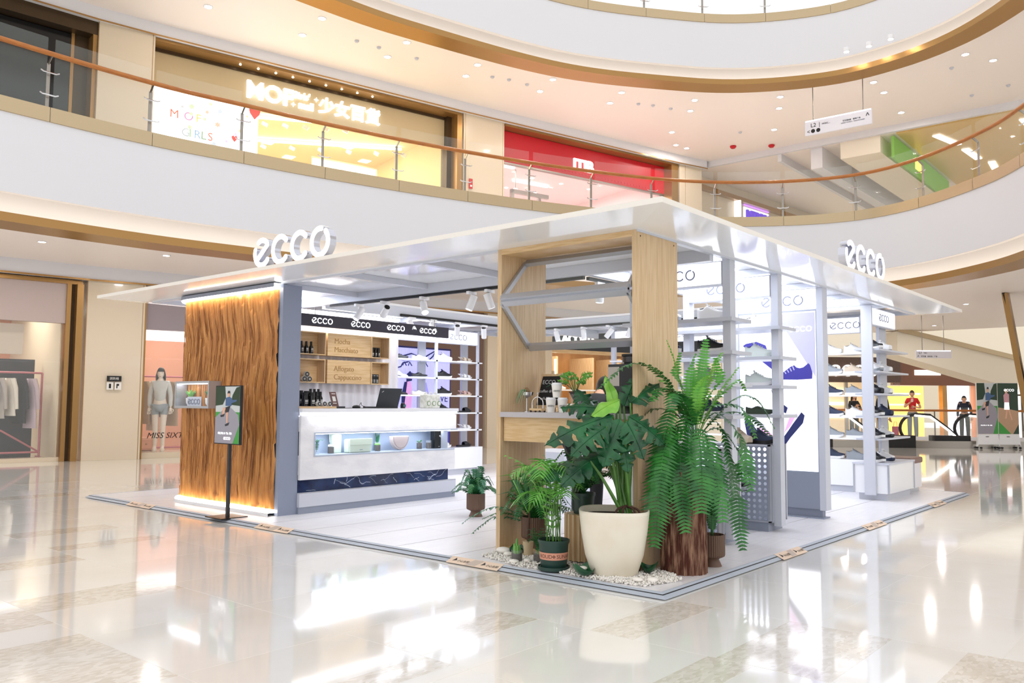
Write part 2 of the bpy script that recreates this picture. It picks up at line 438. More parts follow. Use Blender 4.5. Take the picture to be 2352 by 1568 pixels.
def beam(x0, x1, y0, y1, z0=2.41, z1=2.4745):
    NB[0] += 1; e = .0007 * NB[0]
    B(x0 + e, x1 - e, y0 + e, y1 - e, z0 + e, z1 - e * .1).build('roof_beam', beamm, can)
for x in (.47,): beam(x, x + .05, .47, OUT, 2.425)
beam(.47, OUT, .47, .52, 2.425); beam(OUT - .05, OUT, .5, OUT, 2.425); beam(.5, OUT, OUT - .05, OUT, 2.425)
beam(IN0 - .05, IN0 + .02, .5, OUT, 2.37); beam(IN0, OUT, IN0 + .02, IN0 + .09, 2.37); beam(IN0, OUT, IN1 - .02, IN1 + .06, 2.33); beam(IN1, IN1 + .07, IN0, IN1, 2.33)
for y in ys[2:5] + [6.6]: beam(.5, IN0, y - .035, y + .035)
for x in (2.86, 4.04, 5.2, 6.4): beam(x - .035, x + .035, .5, IN0); beam(x - .035, x + .035, IN1, OUT)
for y in (2.68, 3.84, 5.0): beam(IN1, OUT, y - .035, y + .035)
led = B(.6, 1.6, 5.75, 6.5, 2.465, 2.474).build('light_panel', coolled, can)
for (a, b, c, d) in ((2.9, 3.9, 5.8, 6.8), (4.1, 5.1, 5.8, 6.8), (5.8, 6.9, 1.9, 2.6), (5.8, 6.9, 2.8, 3.7), (2.95, 3.95, .8, 1.6), (4.15, 5.1, .8, 1.6), (1.9, 2.8, .8, 1.6), (5.3, 6.3, .8, 1.5)):
    B(a, b, c, d, 2.466, 2.474).build('light_panel', coolled, can)
# roof letters
signside = mat('letter_side_chrome', '#c9cbd6', .15, .9)
for nm, loc, rz in (('left', (.06, 4.68, 2.516), -PI / 2), ('right', (3.58, .06, 2.516), 0)):
    s = thing('roof_letter_sign', 'glowing white letters standing on the %s front edge of the canopy' % nm, 'sign', loc, rz)
    ecco(s, 0, .0, .3, signside, y=0, d=.07, wd=.17, face=signw, name='letter')

# ================================================================== oak serving portal with bi-fold window and bar
por = thing('oak_portal', 'light oak portal frame at the kiosk corner above the potted plants', 'portal', (.75, 1.1, ZP))
FX0, FX1, FY0, FY1, FT = .47, 1.05, .48, 1.79, 2.44
B(FX0, FX1, FY0, FY0 + .04, ZP, FT).build('right_panel', oak, por)
B(FX0, FX1, FY1 - .04, FY1, ZP, FT).build('left_panel', oak, por)
B(FX0, FX1, FY0 + .04, FY1 - .04, FT - .045, FT).build('top_panel', oakH, por)
B(FX0, FX1, FY0 + .04, FY1 - .04, ZP, ZP + .03).build('bottom_panel', oakH, por)
for x in (.52, 1.0): MB().cyl((x, FY0 + .001, 2.4), (x, FY0 - .002, 2.4), .006, n=10).build('screw_cap', darkbr, por)
win = thing('bifold_window', 'grey aluminium bi-fold window half raised inside the oak portal', 'window', (.6, 1.1, 1.66))
def sash(p, q, nm):
    # p,q = (x,z) upper and lower rail centres
    y0, y1 = FY0 + .06, FY1 - .06
    r = MB(); up = (q[0] - p[0], 0, q[1] - p[1])
    n = Vector((0, 1, 0)).cross(Vector(up)).normalized()
    r = MB().bar((p[0], y0, p[1]), (p[0], y1, p[1]), .035, .05, up).build('rail', greym, win)
    MB().bar((q[0], y0, q[1]), (q[0], y1, q[1]), .035, .06, up).build('rail', greym, win)
    for y in (y0, y1): MB().bar((p[0], y, p[1]), (q[0], y, q[1]), .035, .03, (0, 1, 0)).build('stile', greym, win)
    MB().bar((p[0], (y0 + y1) / 2, p[1]), (q[0], (y0 + y1) / 2, q[1]), .006, y1 - y0, (0, 1, 0)).build('pane', glass, win)
sash((.76, 2.36), (.46, 2.04), 'u'); sash((.46, 2.0), (.8, 1.665), 'l')
bar_ = thing('coffee_bar', 'oak coffee bar with grey worktop built into the oak portal', 'counter', (.75, 1.1, ZP))
B(.45, 1.04, FY0 + .045, FY1 - .045, 1.09, 1.13).build('worktop', mat('grey_worktop', '#b9b4b8', .3), bar_)
B(.5, 1.02, FY0 + .05, FY1 - .05, .9, 1.09).build('apron', oakH, bar_)

# ================================================================== wooden wave wall
wv = thing('wave_wood_wall', 'carved honey-coloured wooden wall with slanting grooves and glowing LED edges', 'wall', (.6, 5.8, ZP))
woodm = mat('carved_teak', '#d3954f', .38, noise=7, col2='#a9692f', stretch=(1, 3, .35), detail=8, lo=.3, hi=.72, bump=.25, bscale=30)
pathw = [(.47, 4.80 + 1.77 * i / 90) for i in range(91)] + [(.47 + .4 * (1 - math.cos(R(a))), 6.57 + .4 * math.sin(R(a))) for a in range(4, 91, 4)]
acc = [0]
for a, b in zip(pathw, pathw[1:]): acc.append(acc[-1] + math.hypot(b[0] - a[0], b[1] - a[1]))
def resample(n):
    out = []; j = 0
    for i in range(n + 1):
        s = acc[-1] * i / n
        while j < len(acc) - 2 and acc[j + 1] < s: j += 1
        t = (s - acc[j]) / (acc[j + 1] - acc[j]); a, b = pathw[j], pathw[j + 1]
        tx, ty = b[0] - a[0], b[1] - a[1]; l = math.hypot(tx, ty)
        out.append((a[0] + tx * t, a[1] + ty * t, -ty / l, tx / l, s))
    return out
rs = resample(300)
def zig(z): return .085 * abs(((z * .95 + .2) % 1.0) * 2 - 1) + .02 * math.sin(z * 5)
rows = []
for k in range(111):
    z = .1 + 2.27 * k / 110
    row = []
    for x, y, nx, ny, s in rs:
        sway = zig(z)
        c = (s + sway) / .05
        i = math.floor(c); f = c - i
        rnd = math.sin(i * 12.9898) * 43758.5453; rnd -= math.floor(rnd)
        ph = math.sin(i * 3.7) * 2 + z * (2.2 + rnd * 1.5)
        slant = ((ph * .6) % 1.0)
        d = .02 * (1 - abs(2 * f - 1)) ** .7 + .022 * slant * (.4 + .6 * rnd)
        row.append((x + nx * d, y + ny * d, z))
    rows.append(row)
MB().grid(rows).build('carved_panel', woodm, wv, smooth=2)
gro = MB(); random.seed(9)
def surf(s):
    k = min(len(rs) - 1, max(0, int(s / acc[-1] * 300))); return rs[k]
for i in range(230):
    s0 = random.random() * acc[-1]; z0 = random.uniform(.12, 2.0); ln_ = random.uniform(.25, .75); pts = []
    sl = random.choice((-.16, -.1, .12, .2)) * random.uniform(.6, 1.2)
    for k in range(9):
        z = z0 + ln_ * k / 8
        if z > 2.36: break
        s = s0 - zig(z) + sl * (z - z0) * .5
        if not .02 < s < acc[-1] - .02: break
        x, y, nx, ny, _ = surf(s); pts.append((x + nx * .034, y + ny * .034, z))
    if len(pts) > 3: gro.tube(pts, [.0012] + [random.uniform(.0014, .0034)] * (len(pts) - 2) + [.0012], 5)
gv = gro.build('carved_groove', mat('groove_dark', '#7d4a20', .6), wv); gv['kind'] = 'stuff'
def strip(z0, z1, off, m, nm):
    MB().grid([[(x + nx * off, y + ny * off, z0) for x, y, nx, ny, s in rs[::6]], [(x + nx * off, y + ny * off, z1) for x, y, nx, ny, s in rs[::6]],
               [(x - nx * .05, y - ny * .05, z1) for x, y, nx, ny, s in rs[::6]], [(x - nx * .05, y - ny * .05, z0) for x, y, nx, ny, s in rs[::6]]]).build(nm, m, wv)
hot = glow('edge_led', '#fffaf0', 9)
strip(2.378, 2.39, .075, hot, 'top_led'); strip(2.39, 2.43, .085, greyp, 'top_rail'); strip(.066, .078, .075, hot, 'bottom_led'); strip(ZP, .066, .085, wht, 'bottom_rail')
pl = mat('grey_pillar_paint', '#8d95a9', .4)
MB().prism([(.46, 4.74), (.69, 4.74), (.69, 6.97), (.87, 6.97), (.87, 6.95), (.5, 6.6), (.5, 4.8), (.46, 4.8)], 2.385, lambda a, b, c: (a, b, ZP + c)).build('grey_end_pillar', pl, wv)

# ================================================================== checkout counter
cnt = thing('checkout_counter', 'white plaster checkout counter with blue marble band and lit display niche', 'counter', (1.9, 5.0, ZP))
plas = mat('white_plaster', '#ecebec', .6, noise=4, col2='#e2e1e4', bump=.12, bscale=18, stretch=(1, 1, 2))
CX0, CX1, CY = .692, 3.02, 4.7
B(CX0, CX1 + .02, CY - .02, 5.32, 1.09, 1.13).build('worktop', wht, cnt)
B(CX0, CX1, CY + .03, 5.28, 1.055, 1.09).build('top_rail', lgrey, cnt)
B(CX0, CX1, CY, CY + .03, .875, 1.055).build('upper_panel', plas, cnt)
B(CX0, .86, CY, CY + .03, .62, .875).build('side_panel', plas, cnt)
B(CX0, CX1 - .02, CY, CY + .03, .385, .62).build('lower_panel', plas, cnt)
nm_ = mat('niche_grey', '#b3bccb', .4)
B(.86, 2.99, CY - .006, CY + .3, .62, .635).build('niche_shelf', nm_, cnt)
B(.86, 3.03, CY - .006, CY + .3, .862, .877).build('niche_top', nm_, cnt)
B(.86, .875, CY - .006, CY + .3, .635, .862).build('niche_side', nm_, cnt)
B(2.86, 2.99, CY + .12, CY + .3, .635, .862).build('niche_pier', nm_, cnt)
B(.86, 2.99, CY + .28, CY + .3, .635, .862).build('niche_back', mat('niche_back', '#a9b6cc', .35), cnt)
B(.88, 2.95, CY + .03, CY + .05, .854, .861).build('niche_led', coolled, cnt)
B(CX0, CX1, CY + .035, CY + .05, 1.045, 1.054).build('top_led', coolled, cnt)
B(CX0 + .01, CX1, CY - .012, CY - .004, 1.07, 1.089).build('edge_led', coolled, cnt)
marb = mat('blue_marble', '#142347', .15, noise=3.2, col2='#345083', detail=10, lo=.45, hi=.75)
B(CX0, CX1 - .08, CY + .06, 5.25, .25, .385).build('marble_band', marb, cnt)
vein = mat('marble_vein', '#c8d3e8', .2)
random.seed(3)
for i in range(26):
    x = CX0 + .08 + random.random() * 2.05; z = .26 + random.random() * .11; pts = [(x, CY + .0592, z)]
    a = random.uniform(-1, 1)
    for k in range(random.randint(3, 7)):
        a += random.uniform(-.7, .7); x += math.cos(a) * .03; z += math.sin(a) * .028
        if not (.255 < z < .38): break
        pts.append((x, CY + .0592, z))
    if len(pts) > 2: MB().tube(pts, [.0012 + .0022 * random.random()] * len(pts), 5).build('marble_vein', vein, cnt)
B(CX0, CX1, CY - .0, 5.28, ZP + .07, .25).build('plinth', lgrey, cnt)
B(CX0, CX1, CY - .0, CY + .02, .247, .252).build('plinth_edge', wht, cnt)
B(CX0, CX1 - .0, CY + .012, 5.26, ZP, ZP + .07).build('toe_kick', greyp, cnt)
lamp('niche_lamp', 'AREA', (1.9 - 1.9, CY + .12 - 5.0, .85 - ZP), 4, cnt, size=2, sy=.06, col=(.85, .92, 1))
lamp('counter_lamp', 'AREA', (0, CY - .03 - 5.0, 1.06 - ZP), 3, cnt, size=2.2, sy=.04, rot=(R(-25), 0, 0), col=(.95, .97, 1))

# ================================================================== ribbed back wall behind the counter
rib = thing('ribbed_partition', 'white vertically ribbed partition behind the checkout counter', 'partition', (1.9, 5.95, ZP))
ribm = mat('ribbed_white', '#eceaf0', .45)
pts = []
n = 60
for i in range(n * 6 + 1):
    x = .72 + 2.4 * i / (n * 6); pts.append((x, 5.9 + .012 * math.cos(2 * PI * i / 18.)))
MB().grid([[(x, y, ZP) for x, y in pts], [(x, y, 2.3) for x, y in pts]]).build('ribbed_face', ribm, rib, smooth=2)
B(.72, 3.12, 5.93, 6.0, ZP, 2.3).build('panel_core', wht, rib)
B(.75, 3.1, 5.86, 5.9, 2.3, 2.33).build('top_led', coolled, rib)
lamp('wash_lamp', 'AREA', (0, -.2, 2.3 - ZP), 10, rib, size=2.3, sy=.08, rot=(R(25), 0, 0), col=(1, .98, .95))
def wood_box(x0, x1, z0, z1, label):
    t = thing('wall_box_shelf', label, 'shelf', ((x0 + x1) / 2, 5.8, z0))
    y0, y1 = 5.72, 5.885; e = .012
    B(x0, x1, y0, y1, z0, z0 + e).build('board', oakH, t); B(x0, x1, y0, y1, z1 - e, z1).build('board', oakH, t)
    B(x0, x0 + e, y0, y1, z0 + e, z1 - e).build('board', oak, t); B(x1 - e, x1, y0, y1, z0 + e, z1 - e).build('board', oak, t)
    B(x0 + e, x1 - e, y1 - .01, y1, z0 + e, z1 - e).build('back_board', oakH, t)
    return t
carve = mat('carved_letter', '#a9804a', .6)
for z0, z1, row, words in ((1.77, 2.05, 'upper', ('Mocha', 'Macchiato')), (1.43, 1.72, 'lower', ('Affogato', 'Cappuccino'))):
    wood_box(1.3, 1.76, z0, z1, 'small oak box shelf in the %s row nearest the grey pillar' % row)
    t = wood_box(2.49, 2.79, z0, z1, 'small oak box shelf at the right end of the %s menu board' % row)
    b = thing('menu_board', 'oak menu board with engraved coffee names in the %s row' % row, 'sign', (2.14, 5.75, z0))
    B(1.8, 2.488, 5.735, 5.885, z0, z1).build('board', oakH, b)
    for i, wd in enumerate(words): text('engraved_word', wd, .092, carve, b, (-.24, -.0165, (.155 if i == 0 else .05)), depth=.003)

# black band with four logos
bb = thing('black_header_sign', 'black header band with four white logos hung behind the checkout counter', 'sign', (2.5, 5.6, 2.1))
B(1.1, 3.76, 5.58, 5.62, 2.1, 2.245).build('band', mat('aubergine_black', '#2b2836', .4), bb)
for x in (1.44, 2.03, 2.62, 3.2): ecco(bb, x - 2.5, .035, .075, signw, y=-.026, wd=.125)
for x in (1.5, 3.5): MB().cyl((x, 5.6, 2.245), (x, 5.6, 2.335), .006, n=8).build('hanger', steel, bb)

# ================================================================== shelf racks and light boxes
signb = glow('lightbox_white', '#fbfcff', 1.0)
logog = mat('logo_grey', '#7c8298', .4)
shelfm = mat('shelf_grey', '#c3c6d0', .35, .2)
def plate_holes(mb, y0, y1, z0, z1, x, pitch, r):
    ny = int(round((y1 - y0) / pitch)); nz = int(round((z1 - z0) / pitch)); py = (y1 - y0) / ny; pz = (z1 - z0) / nz
    for i in range(ny):
        for k in range(nz):
            cy = y0 + (i + .5) * py; cz = z0 + (k + .5) * pz
            sq = [(1, 0), (1, 1), (0, 1), (-1, 1), (-1, 0), (-1, -1), (0, -1), (1, -1)]
            o = [(x, cy + a * py / 2, cz + b * pz / 2) for a, b in sq]
            h = [(x, cy + r * math.cos(PI / 4 * q), cz + r * math.sin(PI / 4 * q)) for q in range(8)]
            hb = [(x + .004, b, c) for a, b, c in h]
            mb.add(o + h + hb, [(q, (q + 1) % 8, 8 + (q + 1) % 8, 8 + q) for q in range(8)] + [(8 + q, 8 + (q + 1) % 8, 16 + (q + 1) % 8, 16 + q) for q in range(8)])
    return mb
def fin(x, label, perf=True, shelves=(1.93, 1.65, 1.38, 1.11)):
    t = thing('shoe_rack', label, 'rack', (x + .15, .95, ZP))
    for y in (.48, 1.40): B(x + .03, x + .13, y, y + .07, ZP + .05, 2.44).build('post', lgrey, t)
    s = B(x + .02, x + .12, .552, 1.398, 2.215, 2.42).build('light_box', lgrey, t)
    f = B(x + .012, x + .019, .556, 1.394, 2.225, 2.41).build('lit_face', signb, t)
    h = sub('logo', t, (x + .010 - x - .15, 1.2 - .95, 2.27 - ZP), -PI / 2)
    ecco(h, 0, 0, .1, logog, y=-.004, wd=.11)
    for z in shelves: B(x - .05, x + .33, .43, 1.5, z - .03, z).build('shelf', shelfm, t)
    if perf:
        plate_holes(MB(), .57, 1.38, .13, .815, x - .048, .0535, .0165).build('perforated_plate', greyp, t)
        B(x - .05, x + .31, .55, .57, .12, .83).build('base_side', greym, t); B(x - .05, x + .31, 1.38, 1.4, .12, .83).build('base_side', greym, t)
        B(x - .05, x + .31, .55, 1.4, .815, .83).build('base_top', shelfm, t); B(x - .05, x + .31, .55, 1.4, .12, .132).build('base_floor', greym, t)
        for xx in (x - .03, x + .12, x + .29): B(xx, xx + .02, .535, .55, .12, .83).build('channel', greym, t)
        plate_holes(MB(), .57, 1.38, .13, .815, x + .306, .0535, .0165).build('perforated_plate', greyp, t)
        B(x + .12, x + .13, .57, 1.38, .132, .815).build('added_fill_backing', wht, t); B(x - .03, x + .1, .6, 1.35, .8, .812).build('added_fill_led', coolled, t)  # white backing and glowing strip added inside so the holes read bright
        B(x - .03, x + .29, .58, 1.37, ZP, .12).build('plinth', greyp, t)
    return t
fin(1.92, 'tall grey shoe rack with perforated base directly behind the log fern')
fin(2.92, 'tall grey shoe rack with perforated base between the fern rack and lit poster')
# fin C : light box poster
lb = thing('poster_light_box', 'tall light box with purple and white sneaker posters under a logo header', 'light box', (4.16, .95, ZP))
B(4.1, 4.24, .48, .545, .12, 2.44).build('post', lgrey, lb); B(4.1, 4.24, 1.42, 1.48, .12, 2.44).build('post', lgrey, lb)
B(4.12, 4.22, .546, 1.419, 2.2, 2.43).build('header', lgrey, lb); B(4.112, 4.119, .55, 1.415, 2.21, 2.42).build('header_face', signb, lb)
B(4.12, 4.22, .546, 1.419, .12, 2.199).build('case', greyp, lb)
B(4.112, 4.119, .56, 1.41, .51, 2.185).build('poster_face', glow('poster_glow', '#f6f8ff', .85), lb)
B(4.1, 4.119, .546, 1.419, .13, .5).build('kick_panel', greyp, lb)
B(4.08, 4.26, .5, 1.46, ZP, ZP + .012).build('foot_plate', greyp, lb); B(4.13, 4.21, .53, 1.43, ZP + .012, .12).build('foot', greyp, lb)
pr = sub('poster_print', lb, (4.111 - 4.16, 1.41 - .95, .51 - ZP), -PI / 2)
ecco(pr, .26, 1.74, .115, logog, y=-.004, wd=.11)
def flat(pts, nm, m, par, y=-.002, d=.0012): return MB().prism(pts, d, lambda a, b, c: (a, y - c, b)).build(nm, m, par, world=False)
pur = glow('print_purple', '#38348c', .35); lil = glow('print_lilac', '#a9a8d2', .4); navy = glow('print_navy', '#232a5b', .35); pink = glow('print_pink', '#e0a4d2', .5); wpr = glow('print_white', '#ffffff', 1.2); gpr = glow('print_grey', '#c9cede', .8)
flat([(.42, 1.66), (.845, 1.66), (.845, .98), (.8, 1.05)], 'lilac_field', lil, pr)
ecco(pr, .56, 1.46, .062, wpr, y=-.006)
def print_shoe(x, z, s, fl=1, sole=wpr, up=pur):
    g = lambda L: [(x + a * s * fl, z + b * s) for a, b in L]
    flat(g([(0, .06), (.05, .0), (.9, 0), (1.0, .06), (1, .13), (.6, .12), (.05, .14)]), 'printed_sole', sole, pr, -.0035)
    flat(g([(0, .14), (.03, .22), (.2, .3), (.42, .46), (.52, .5), (.58, .44), (.66, .42), (.75, .44), (.88, .54), (.92, .5), (.98, .3), (.97, .15), (.6, .13)]), 'printed_upper', up, pr, -.005)
    for k in range(4): flat(g([(.26 + .07 * k, .33 + .045 * k), (.3 + .07 * k, .28 + .03 * k), (.32 + .07 * k, .29 + .03 * k), (.28 + .07 * k, .345 + .045 * k)]), 'printed_lace', lil, pr, -.0065)
print_shoe(.40, .9, .42)
def rotp(L, x, z, s, a): return [(x + s * (p * math.cos(a) - q * math.sin(a)), z + s * (p * math.sin(a) + q * math.cos(a))) for p, q in L]
flat(rotp([(0, .06), (.05, .0), (.9, 0), (1.0, .06), (1, .13), (.6, .12), (.05, .14)], .0, 1.28, .5, R(-38)), 'printed_sole', gpr, pr, -.0035)
flat(rotp([(0, .14), (.03, .22), (.2, .4), (.42, .46), (.6, .34), (.8, .28), (.97, .2), (.97, .13), (.6, .13)], .0, 1.28, .5, R(-38)), 'printed_upper', pur, pr, -.005)
flat([(0, .868), (.85, .868), (.85, .874), (0, .874)], 'printed_line', gpr, pr)
for xx in (.3, .56, .6): flat([(xx, 0), (xx + .004, 0), (xx + .004, .87), (xx, .87)], 'printed_line', gpr, pr)
flat([(.05, .5), (.08, .34), (.2, .24), (.4, .17), (.46, .2), (.56, .34), (.7, .5), (.72, .58), (.68, .62), (.6, .5), (.44, .28), (.24, .36), (.08, .55)], 'printed_sole', navy, pr, -.003)
flat([(.08, .56), (.24, .38), (.43, .3), (.57, .46), (.7, .63), (.62, .68), (.52, .66), (.5, .5), (.44, .36), (.3, .44), (.14, .6)], 'printed_upper', glow('print_pale', '#dedaee', .5), pr, -.0045)
flat([(.2, .45), (.32, .36), (.4, .34), (.3, .42)], 'printed_stripe', pink, pr, -.006); flat([(.5, .4), (.56, .46), (.64, .6), (.56, .56)], 'printed_stripe', pink, pr, -.006)
flat([(.47, .62), (.52, .6), (.54, .66), (.5, .69)], 'printed_tongue', navy, pr, -.006)
for a in (.36, .39): flat([(a, .86), (a + .005, .86), (a + .09, .5), (a + .084, .5)], 'printed_lace', navy, pr, -.005)

# rack D on the right
dk = thing('corner_shoe_rack', 'open shoe rack on a white box at the far right corner of the kiosk', 'rack', (6.8, .69, ZP))
B(6.25, 7.35, .49, .9, .12, .47).build('base_box', wht, dk); B(6.3, 7.3, .53, .86, ZP, .12).build('plinth', lgrey, dk)
B(6.235, 7.365, .475, .915, .47, .49).build('base_top', lgrey, dk)
for (a, b, c, d) in ((6.24, 6.262, .48, .5), (6.24, 6.262, .89, .91), (7.34, 7.36, .48, .5)): B(a, b, c, d, .12, .47).build('corner_trim', greym, dk)
B(6.2, 6.24, .63, .76, .1, 2.44).build('post', lgrey, dk); B(7.0, 7.3, .78, .82, .49, 2.44).build('post', lgrey, dk); B(6.72, 6.82, .84, .88, .49, 2.44).build('post', lgrey, dk)
B(6.3, 7.34, .675, .73, 2.215, 2.44).build('light_box', lgrey, dk); B(6.32, 7.32, .665, .674, 2.23, 2.425).build('lit_face', signb, dk)
h = sub('logo', dk, (6.62 - 6.8, .662 - .69, 2.28 - ZP), 0)
ecco(h, 0, 0, .1, logog, y=-.004, wd=.11)
DSH = (1.91, 1.63, 1.35, 1.07, .79)
for z in DSH: B(6.24, 7.5, .56, .86, z - .022, z).build('shelf', shelfm, dk)

# rack along the right side of the kiosk interior
rr = thing('side_shoe_rack', 'shoe rack with logo header along the far right side, behind the corner rack', 'rack', (7.2, 2.5, ZP))
for y in (.98, 2.0, 3.0, 4.0, 5.0): B(7.07, 7.15, y, y + .06, ZP, 2.42).build('post', lgrey, rr)
B(7.08, 7.16, 1.04, 5.0, 2.18, 2.4).build('light_box', lgrey, rr); B(7.071, 7.079, 1.06, 4.98, 2.19, 2.39).build('lit_face', signb, rr)
for y in (1.45, 2.65, 3.85):
    h = sub('logo', rr, (7.068 - 7.2, y - 2.5, 2.24 - ZP), -PI / 2)
    ecco(h, 0, 0, .1, logog, y=-.004, wd=.11)
RSH = (1.91, 1.63, 1.34, 1.05, .76)
for z in RSH: B(7.03, 7.36, .98, 5.06, z - .022, z).build('shelf', wht, rr)
B(7.05, 7.4, .98, 5.06, .12, .47).build('base_cabinet', wht, rr); B(7.08, 7.38, 1.0, 5.04, ZP, .12).build('plinth', lgrey, rr)

# rack at the back left with purple poster behind
br = thing('back_shoe_rack', 'two-bay white shoe rack in front of the purple poster, right of the menu boards', 'rack', (4.9, 7.05, ZP))
for x in (3.2, 4.82, 5.8): B(x, x + .04, 6.9, 6.94, ZP, 2.4).build('post', lgrey, br)
for x in (4.72, 5.72): B(x, x + .16, 7.2, 7.23, .47, 2.4).build('rear_panel', lgrey, br)
for a, b, l in ((3.24, 4.82, 0), (4.86, 5.8, 1)):
    B(a, b, 6.91, 6.99, 2.16, 2.38).build('light_box', lgrey, br); B(a + .01, b - .01, 6.901, 6.909, 2.17, 2.37).build('lit_face', signb, br)
    if l:
        h = sub('logo', br, (5.12 - 4.9, 6.898 - 7.05, 2.225 - ZP), 0)
        ecco(h, 0, 0, .1, logog, y=-.004, wd=.11)
BSH = (1.88, 1.6, 1.32, 1.04, .76)
for z in BSH: B(3.2, 5.92, 6.9, 7.25, z - .022, z).build('shelf', wht, br)
B(3.2, 5.92, 6.88, 7.25, .13, .47).build('base_cabinet', wht, br); B(3.25, 5.88, 6.92, 7.2, ZP, .13).build('plinth', lgrey, br)
# poster behind
pp = thing('purple_poster_box', 'purple light-box poster with drawn wings behind the back shoe rack', 'light box', (4.9, 7.5, ZP))
B(3.6, 5.75, 7.48, 7.56, ZP, 2.12).build('case', mat('case_navy', '#2b2d6a', .4), pp)
lv = glow('lavender_glow', '#b9b7e6', .6); dv = glow('violet_glow', '#4a46a5', .5)
for i in range(56):
    x = 3.63 + 2.09 * i / 56; B(x, x + .03, 7.468, 7.479, .75, 2.09).build('ribbed_strip', lv, pp)
B(3.63, 5.72, 7.47, 7.479, .06, .74).build('violet_field', dv, pp)
g = lambda p: [(x - 4.9, z) for x, z in p]
def stroke(pts, wdt=.012, m=None): MB().tube([(x, 7.462, z) for x, z in pts], wdt, 5).build('drawn_line', m or navy, pp)
stroke([(4.45, 1.83), (4.6, 1.95), (4.8, 2.0), (4.92, 1.98), (4.8, 1.9), (4.72, 1.86), (4.62, 1.84), (4.58, 1.78), (4.5, 1.76)])
stroke([(5.0, 1.9), (5.2, 2.0), (5.35, 2.07), (5.3, 1.98), (5.22, 1.92), (5.15, 1.88), (5.05, 1.84)])
for x0, x1 in ((4.62, 4.7), (4.74, 4.82), (5.1, 5.18)): stroke([(x0, 1.8), (x0 + .03, 1.86), (x1, 1.8)], .009)
flat([(4.62 - 4.9, 1.0), (4.8 - 4.9, 1.0), (4.84 - 4.9, 1.3), (4.8 - 4.9, 1.5), (4.7 - 4.9, 1.52), (4.66 - 4.9, 1.3)], 'printed_dress', pink, pp, -.04)
flat([(4.7 - 4.9, 1.5), (4.82 - 4.9, 1.52), (4.84 - 4.9, 1.62), (4.78 - 4.9, 1.68), (4.7 - 4.9, 1.62)], 'printed_cap', navy, pp, -.041)
flat([(4.6 - 4.9, 1.1), (4.66 - 4.9, 1.1), (4.72 - 4.9, 1.5), (4.66 - 4.9, 1.5), (4.6 - 4.9, 1.3)], 'printed_hair', navy, pp, -.042)
flat([(4.98 - 4.9, .8), (5.4 - 4.9, .8), (5.25 - 4.9, 1.2), (5.15 - 4.9, 1.5), (5.02 - 4.9, 1.45)], 'printed_shadow', glow('print_violet_shade', '#8f8bd0', .7), pp, -.04)
text('printed_word', 'LOVE', .17, navy, pp, (.35, -.042, 1.18), depth=.002)
flat([(4.86 - 4.9, .72), (4.95 - 4.9, .82), (4.98 - 4.9, .88), (4.92 - 4.9, .9), (4.86 - 4.9, .86), (4.8 - 4.9, .9), (4.74 - 4.9, .88), (4.77 - 4.9, .82)], 'printed_heart', glow('print_red', '#d6254a', .9), pp, -.042)
# grey display plinths between
pb = thing('grey_display_plinth', 'grey stepped display plinth beside the oak portal', 'plinth', (2.6, 3.2, ZP))
B(2.45, 2.95, 2.85, 3.25, ZP, .42).build('low_block', lgrey, pb); B(3.4, 4.1, 3.3, 4.0, ZP, .62).build('tall_block', lgrey, pb)
bn = thing('upholstered_bench', 'white bench with brown leather cushion behind the corner rack', 'bench', (7.7, .9, ZP))
B(7.42, 7.95, .55, 2.0, ZP + .06, .42).build('base', mat('bench_marble', '#e9e6ec', .3), bn); B(7.45, 7.92, .58, 1.97, ZP, ZP + .06).build('foot', greym, bn)
B(7.4, 7.97, .53, 2.02, .42, .5).build('cushion', mat('brown_leather', '#7a5648', .45), bn, bevel=.02)

# ================================================================== track lights
def track(p0, p1, label):
    t = thing('lighting_track', label, 'track', ((p0[0] + p1[0]) / 2, (p0[1] + p1[1]) / 2, 2.36))
    MB().bar((*p0, 2.36), (*p1, 2.36), .035, .03).build('rail', black, t)
track((1.69, 5.55), (1.69, 1.8), 'black lighting track on the inner left roof beam')
track((2.9, 5.63), (5.6, 5.63), 'black lighting track on the back roof beam')
track((1.75, 1.8), (2.6, 1.8), 'short black lighting track behind the oak portal window')
track((5.64, 5.5), (5.64, 2.0), 'black lighting track on the far right inner beam')
def spot_proto():
    t = thing('track_spotlight', 'l', 'spotlight')
    B(-.06, .06, -.018, .018, -.03, 0).build('adapter', wht, t, world=False)
    MB().cyl((0, 0, -.03), (0, 0, -.075), .009, n=10).build('stem', wht, t, world=False)
    h = MB().lathe([(.034, .085), (.039, .08), (.039, -.07), (.036, -.075), (.03, -.06)], 18).build('barrel', wht, t, smooth=True, world=False)
    MB().lathe([(.0, .0815), (.033, .0815), (.033, .086)], 18).build('back_cap', black, h, world=False)
    MB().lathe([(.0, -.062), (.03, -.062)], 18).build('lens', glow('spot_lens', '#ffffff', 6), h, world=False)
    return t, h
SPB = []
def spot(loc, tx, ty, label, grp, power=14):
    t, h = spot_proto(); t.location = loc; tag(t, label, None, grp)
    h.rotation_euler = (tx, ty, 0); h.location = (0, 0, -.12)
    lamp('spot_beam', 'SPOT', (0, 0, -.08), power, h, .03, (1, .97, .93), (0, 0, 0), 55)
nm5 = ['nearest the grey pillar', 'second from the grey pillar', 'in the middle', 'second from the oak portal', 'nearest the oak portal']
for (y, tx, ty), n in zip([(5.02, .1, .6), (4.56, .9, -.5), (3.92, -.6, .4), (3.22, .2, .3), (2.97, -.2, -.3)], nm5):
    spot((1.69, y, 2.345), tx, ty, 'white track spotlight on the left inner track, ' + n, 'spots on the left track')
